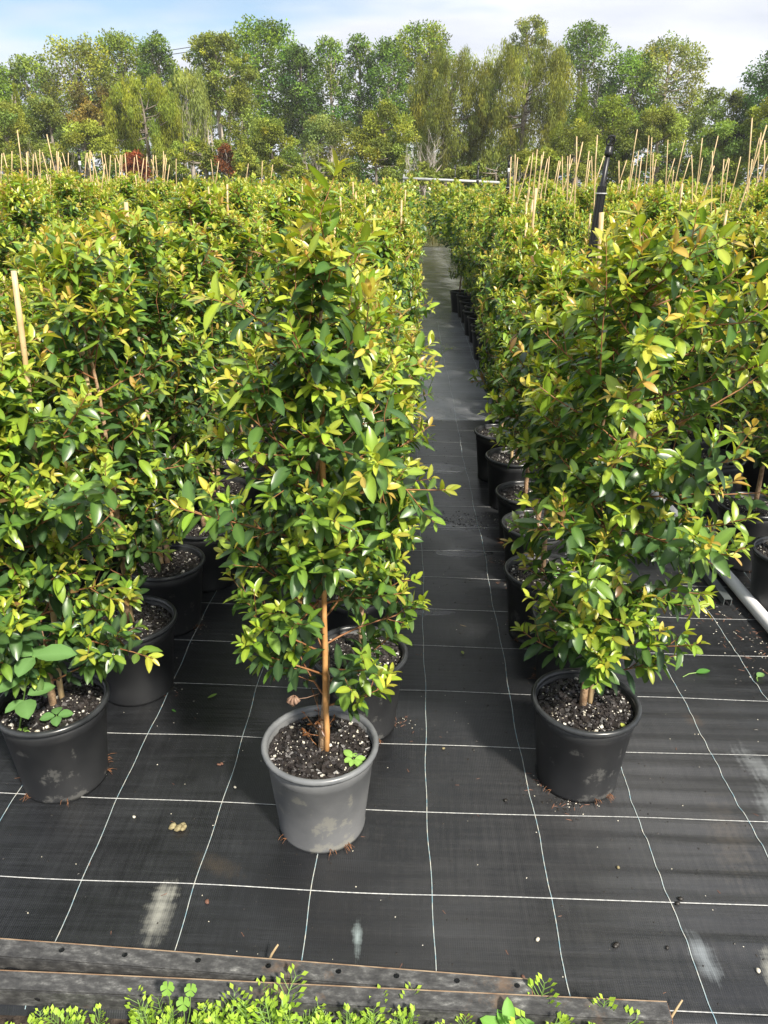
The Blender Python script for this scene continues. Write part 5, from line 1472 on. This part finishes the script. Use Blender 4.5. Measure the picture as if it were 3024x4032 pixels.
# back line
tree('dense_tree', 'dark tree at the far left edge of the treeline', (-60, 40, 138, 330), 56, MG, 'broad', 6500, 0.20)
tree('dense_tree', 'rounded mid green tree second from the left in the treeline', (20, 125, 118, 320), 58, (0.060, 0.105, 0.030), 'broad', 8000, 0.20)
tree('spreading_tree', 'bright green spreading tree with layered branches at the upper left', (95, 250, 82, 310), 57, LG, 'broad', 10000, 0.20, 1.2)
tree('dense_tree', 'tall green tree between the spreading tree and the olive one', (190, 330, 70, 300), 60, (0.062, 0.105, 0.022), 'broad', 11000, 0.20)
tree('dense_tree', 'dark olive tree left of the gap with the overhead wires', (298, 388, 74, 300), 58, (0.045, 0.080, 0.024), 'tall', 8000, 0.19)
tree('dense_tree', 'low dark tree filling the dip under the overhead wires', (340, 440, 150, 330), 60, DG, 'broad', 5500, 0.20)
tree('pale_trunked_tree', 'olive yellow tree showing several pale bare trunks', (405, 545, 72, 235), 47, YO, 'tall', 11000, 0.16, 0.9, M_PALEBARK)
tree('tall_tree', 'tallest dark green tree in the left half of the treeline', (488, 650, 44, 290), 60, (0.046, 0.088, 0.018), 'broad', 14000, 0.21, 1.2)
tree('tall_tree', 'dark green tree right of the tallest one, with drooping right side', (600, 700, 98, 310), 58, DG, 'tall', 8000, 0.20)
tree('tall_tree', 'slim loose tree with pale trunk left of the two similar ones', (668, 752, 78, 300), 60, (0.050, 0.090, 0.026), 'tall', 6000, 0.20, 1.2, M_PALEBARK)
tree('tall_tree', 'slim loose tree in the middle of three similar ones', (735, 815, 76, 300), 61, (0.045, 0.085, 0.026), 'tall', 6000, 0.20, 1.2, M_PALEBARK)
tree('tall_tree', 'slim dark tree just left of the weeping trees', (790, 880, 84, 300), 60, (0.036, 0.075, 0.022), 'tall', 6500, 0.20)
tree('tall_tree', 'green tree rising behind the left weeping tree', (845, 990, 50, 280), 62, (0.060, 0.098, 0.022), 'broad', 11000, 0.21, 1.2)
tree('airy_tree', 'light green tree top rising above the right weeping tree', (1098, 1188, 34, 170), 62, (0.105, 0.165, 0.042), 'broad', 5200, 0.17, 1.0, M_BARK)
tree('tall_tree', 'tall dark tree with a thinning grey right side, right of the weeping trees', (1192, 1322, 46, 300), 58, (0.042, 0.074, 0.026), 'tall', 9500, 0.20)
tree('tall_tree', 'green tree between the thinning tree and the broad pale one', (1300, 1420, 112, 310), 56, (0.050, 0.098, 0.026), 'broad', 8000, 0.19)
tree('broad_tree', 'broad light olive tree at the right of the treeline', (1345, 1525, 84, 290), 57, (0.100, 0.135, 0.045), 'broad', 11000, 0.19, 1.1, M_PALEBARK)
tree('dark_tree', 'big dark tree cut off by the right picture edge', (1602, 1790, 88, 330), 44, (0.020, 0.048, 0.020), 'broad', 11000, 0.16, 0.8)
tree('loose_shrub_tree', 'lower grey green tree in the sky gap left of the big dark tree', (1478, 1625, 192, 345), 46, (0.062, 0.098, 0.040), 'broad', 8000, 0.15, 1.1)
# dark wood behind closing the gaps near the ground
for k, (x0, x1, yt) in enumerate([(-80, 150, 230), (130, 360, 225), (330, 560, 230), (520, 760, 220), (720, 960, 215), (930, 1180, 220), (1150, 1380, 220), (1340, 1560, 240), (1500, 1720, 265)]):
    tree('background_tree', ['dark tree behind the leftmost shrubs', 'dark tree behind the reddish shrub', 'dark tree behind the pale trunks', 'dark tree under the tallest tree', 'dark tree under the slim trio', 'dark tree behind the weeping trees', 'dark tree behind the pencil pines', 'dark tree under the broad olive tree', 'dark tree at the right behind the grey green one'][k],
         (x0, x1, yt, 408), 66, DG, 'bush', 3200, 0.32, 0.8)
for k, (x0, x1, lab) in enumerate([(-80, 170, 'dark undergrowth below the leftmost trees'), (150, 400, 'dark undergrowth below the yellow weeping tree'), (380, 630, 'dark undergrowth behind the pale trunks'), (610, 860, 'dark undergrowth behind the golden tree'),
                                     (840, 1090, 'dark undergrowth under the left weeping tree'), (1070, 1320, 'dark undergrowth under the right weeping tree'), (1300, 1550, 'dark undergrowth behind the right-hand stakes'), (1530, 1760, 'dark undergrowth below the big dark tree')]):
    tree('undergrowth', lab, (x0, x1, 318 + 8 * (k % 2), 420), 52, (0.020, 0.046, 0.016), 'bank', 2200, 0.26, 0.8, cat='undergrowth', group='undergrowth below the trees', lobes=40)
# weeping trees
tree('weeping_tree', 'left one of the two large weeping olive trees at the centre right', (880, 1062, 116, 345), 43, (0.056, 0.076, 0.026), 'weep', 30000, 0.105, 0.9, lobes=52)
tree('weeping_tree', 'right one of the two large weeping olive trees at the centre right', (1025, 1240, 104, 340), 42, (0.060, 0.080, 0.027), 'weep', 36000, 0.105, 0.9, lobes=60)
tree('weeping_tree', 'yellow green weeping tree on the left above the bamboo stakes', (232, 392, 168, 345), 40, (0.080, 0.098, 0.022), 'weep', 23000, 0.10, 1.0, lobes=48)
tree('weeping_tree', 'grey wispy weeping tree between the yellow weeping tree and the pale trunks', (365, 455, 150, 335), 42, (0.085, 0.098, 0.045), 'weep', 5000, 0.14, 0.8, M_DEADWOOD)
# conifers
tree('pencil_pine', 'slim yellow green pencil pine right of the weeping trees', (1234, 1274, 186, 372), 38, (0.062, 0.125, 0.020), 'column', 5200, 0.11, 0.6)
tree('pencil_pine', 'smaller bright pencil pine under the right weeping tree', (1186, 1218, 268, 368), 37, (0.085, 0.170, 0.022), 'column', 3000, 0.10, 0.6)
tree('pencil_pine', 'small bright green conical pine at the far left', (26, 54, 186, 300), 41, (0.070, 0.190, 0.022), 'cone', 2500, 0.11, 0.6)
# nearer shrubs
SH = 'shrubs in front of the treeline'
def bush(label, box, D, col, n=6000, size=0.13, kind='bush', var=1.0, bark=None): tree('shrub', label, box, D, col, kind, n, size, var, bark, cat='shrub', group=SH)
bush('yellowish feathery shrub at the left picture edge', (-50, 72, 216, 360), 36, (0.150, 0.160, 0.035), 7500, 0.12)
bush('grey green shrub with bare twigs near the left edge', (52, 152, 205, 350), 38, (0.055, 0.080, 0.036), 6500, 0.12)
bush('reddish tinted shrub left of the yellow weeping tree', (150, 272, 184, 300), 41, (0.078, 0.066, 0.034), 7000, 0.13, 'broad', 1.3)
bush('green shrub below the reddish one', (120, 250, 262, 362), 37, (0.082, 0.125, 0.030), 6500, 0.12)
bush('olive shrub at the foot of the pale trunked tree, right side', (480, 575, 190, 345), 44, (0.140, 0.145, 0.034), 6500, 0.13)
bush('leafy mid green shrub right of the pale trunks', (520, 648, 252, 388), 36, (0.080, 0.130, 0.026), 7500, 0.12)
bush('grey green shrub laced with dead white twigs', (640, 770, 248, 388), 37, (0.110, 0.140, 0.050), 6500, 0.12)
bush('golden yellow small tree left of the bare white shrub', (765, 893, 222, 340), 36, (0.130, 0.145, 0.030), 6500, 0.12, 'broad')
bush('leafy shrub under the golden tree', (740, 890, 300, 392), 35, (0.110, 0.140, 0.035), 6000, 0.12)
bush('low bright green thicket left of the pale trunks', (380, 520, 292, 392), 36, (0.090, 0.130, 0.028), 6000, 0.12, 'bank')
bush('low thicket under the yellow weeping tree', (250, 400, 318, 392), 35, (0.070, 0.105, 0.028), 5000, 0.12, 'bank')
bush('low thicket at the far left behind the stakes', (-20, 140, 318, 395), 34, (0.085, 0.130, 0.030), 5000, 0.12, 'bank')
bush('low green thicket below the golden tree', (560, 760, 338, 396), 33, (0.085, 0.140, 0.028), 5500, 0.12, 'bank')
bush('dark red leaved shrub behind the left stakes', (268, 318, 326, 382), 34, (0.060, 0.022, 0.020), 2200, 0.11)
bush('small red leaved shrub near the pale trunks', (470, 505, 312, 372), 35, (0.062, 0.028, 0.022), 1600, 0.11)
bush('yellow flowering shrub below the pale trunks', (500, 560, 318, 372), 33, (0.200, 0.200, 0.036), 2400, 0.11)
bush('yellow green bank of weeds behind the far pipe, left half', (880, 1010, 346, 392), 31, (0.180, 0.210, 0.040), 5500, 0.11, 'bank')
bush('yellow green bank of weeds behind the far pipe, right half', (990, 1150, 350, 396), 31, (0.165, 0.200, 0.042), 5500, 0.11, 'bank')
bush('rounded shrub behind the left end of the right-hand stakes', (1108, 1215, 320, 402), 30, (0.070, 0.120, 0.030), 5500, 0.11)
bush('leafy green shrub right of the slim pencil pine', (1262, 1370, 210, 385), 40, (0.062, 0.106, 0.022), 8500, 0.13)
bush('olive shrub right of the near sprinkler', (1185, 1300, 268, 392), 36, (0.085, 0.110, 0.032), 5500, 0.12)
bush('broad green shrub behind the right-hand stakes', (1345, 1500, 228, 395), 39, (0.070, 0.108, 0.034), 10000, 0.13)
bush('green shrub below the grey green tree at the right', (1480, 1620, 262, 398), 38, (0.055, 0.092, 0.030), 8500, 0.13)
bush('bright green shrub at the foot of the big dark tree', (1590, 1730, 205, 398), 37, (0.064, 0.112, 0.026), 8500, 0.13)
# tall multiple pale trunks of the olive yellow tree
c = at(475, 300, 46.4); g0 = gz(46.4); root = empty('trunk_cluster', (c.x, 46.4, g0)); tag(root, 'cluster of slender pale trunks below the olive yellow tree crown', 'tree trunks')
r = np.random.default_rng(6)
for (bx, tx, ty) in [(470, 452, 150), (476, 466, 185), (482, 492, 140), (488, 505, 190), (462, 440, 200), (492, 520, 215)]:
    p = at(bx, 340, 46.4); q = at(tx, ty, 46.4); mb = MB(); p = Vector((p.x - c.x, r.normal(0, 0.15), 0)); q = Vector((q.x - c.x, r.normal(0, 0.4), q.z - g0))
    m_ = p.lerp(q, 0.5) + Vector((r.normal(0, 0.12), 0, 0)); mb.tube([p, p.lerp(m_, 0.5), m_, m_.lerp(q, 0.6), q], [0.085, 0.075, 0.06, 0.045, 0.015], 6)
    mb.build('trunk', M_PALEBARK, root, True)
bare_shrub('bare bleached dead shrub left of the weeping trees', (890, 948, 258, 366), 33, M_DEADWOOD, 5, 3, lean=0.5, r0=0.035)
bare_shrub('bare grey twiggy shrub amid the grey green bush', (640, 755, 268, 375), 35.5, M_DEADWOOD, 6, 8, lean=0.8, r0=0.028)
bare_shrub('bare grey stems of the wispy tree left of the pale trunks', (372, 446, 175, 345), 40.5, M_DEADWOOD, 4, 5, lean=0.4, r0=0.025)
bare_shrub('thin bare twigs on the thinning grey side of the tall dark tree', (1268, 1318, 90, 330), 56.5, M_DEADWOOD, 4, 9, lean=0.4, r0=0.05)
bare_shrub('thin bare stems at the foot of the right weeping tree', (1090, 1125, 330, 402), 29.5, M_DEADWOOD, 3, 12, lean=0.4, r0=0.022)
bare_shrub('bare twigs of a bush near the left edge', (75, 115, 268, 372), 35.5, M_DEADWOOD, 5, 14, lean=0.6, r0=0.02)

# overhead wires seen in the gap of the treeline
M_WIRE = new_mat('wire', (0.08, 0.085, 0.09), 0.6)
for k, (ya, yb_) in enumerate([((112), (98)), ((121), (108))]):
    a = at(300, ya + 7, 72); b = at(480, yb_ - 7, 72)
    mb = MB(); d = b - a
    pts = [a + d * t - Vector((0, 0, 0)) for t in np.linspace(-0.8, 1.4, 12)]
    mb.tube([p - pts[0] for p in pts], 0.03, 5); o = mb.build('overhead_wire', M_WIRE); o.location = pts[0]
    tag(o, ['upper overhead wire crossing the gap in the treeline at the left', 'lower overhead wire crossing the gap in the treeline at the left'][k], 'wire')

# long dry grass between the beds and the trees
r = np.random.default_rng(50); n = 26000
y = r.uniform(21.5, 37, n); x = r.uniform(-0.62, 0.62, n) * y
x = x + r.normal(0, 0.3, n)
P = np.stack([x, y, ground_h(x, y)], 1)
D = np.stack([r.normal(0, 0.25, n), r.normal(0, 0.25, n), np.ones(n)], 1); D /= np.linalg.norm(D, axis=1, keepdims=True)
Nn = np.stack([r.normal(0, 1, n), r.normal(0, 1, n), np.zeros(n)], 1); Nn -= D * np.sum(Nn * D, axis=1, keepdims=True); Nn /= np.linalg.norm(Nn, axis=1, keepdims=True)
mixc = r.random((n, 1))
col = np.array([[0.12, 0.17, 0.035]]) * mixc + np.array([[0.30, 0.25, 0.11]]) * (1 - mixc)
tall = 0.45 + 0.5 * (0.5 + 0.5 * np.sin(x * 0.7) * np.sin(y * 0.5))
V, T, K = small_leaves_arrays(P, D, Nn, tall * r.uniform(0.6, 1.5, n), r.uniform(0.02, 0.05, n), r.uniform(0, 0.4, n), col)
o = link('long_grass', mesh_np('long_grass', V, T, K, M_WEED)); tag(o, 'long dry and green grass between the beds and the trees', 'grass', kind='stuff')

# ------------------------------------------------------------------ thin morning air that lifts the far trees
M_HAZE = bpy.data.materials.new('thin_haze'); M_HAZE.use_nodes = True
_nt = M_HAZE.node_tree; _nt.nodes.clear()
_o = _nt.nodes.new('ShaderNodeOutputMaterial'); _p = _nt.nodes.new('ShaderNodeVolumePrincipled')
_p.inputs['Color'].default_value = (0.93, 0.95, 1.0, 1); _p.inputs['Density'].default_value = 0.0008; _p.inputs['Anisotropy'].default_value = 0.2
_nt.links.new(_p.outputs[0], _o.inputs['Volume'])
mb = MB(); mb.box((-240, -80, -1.2), (240, 280, 16.5)); o = mb.build('haze', M_HAZE); tag(o, 'thin pale air between the camera and the trees', 'haze', kind='stuff')
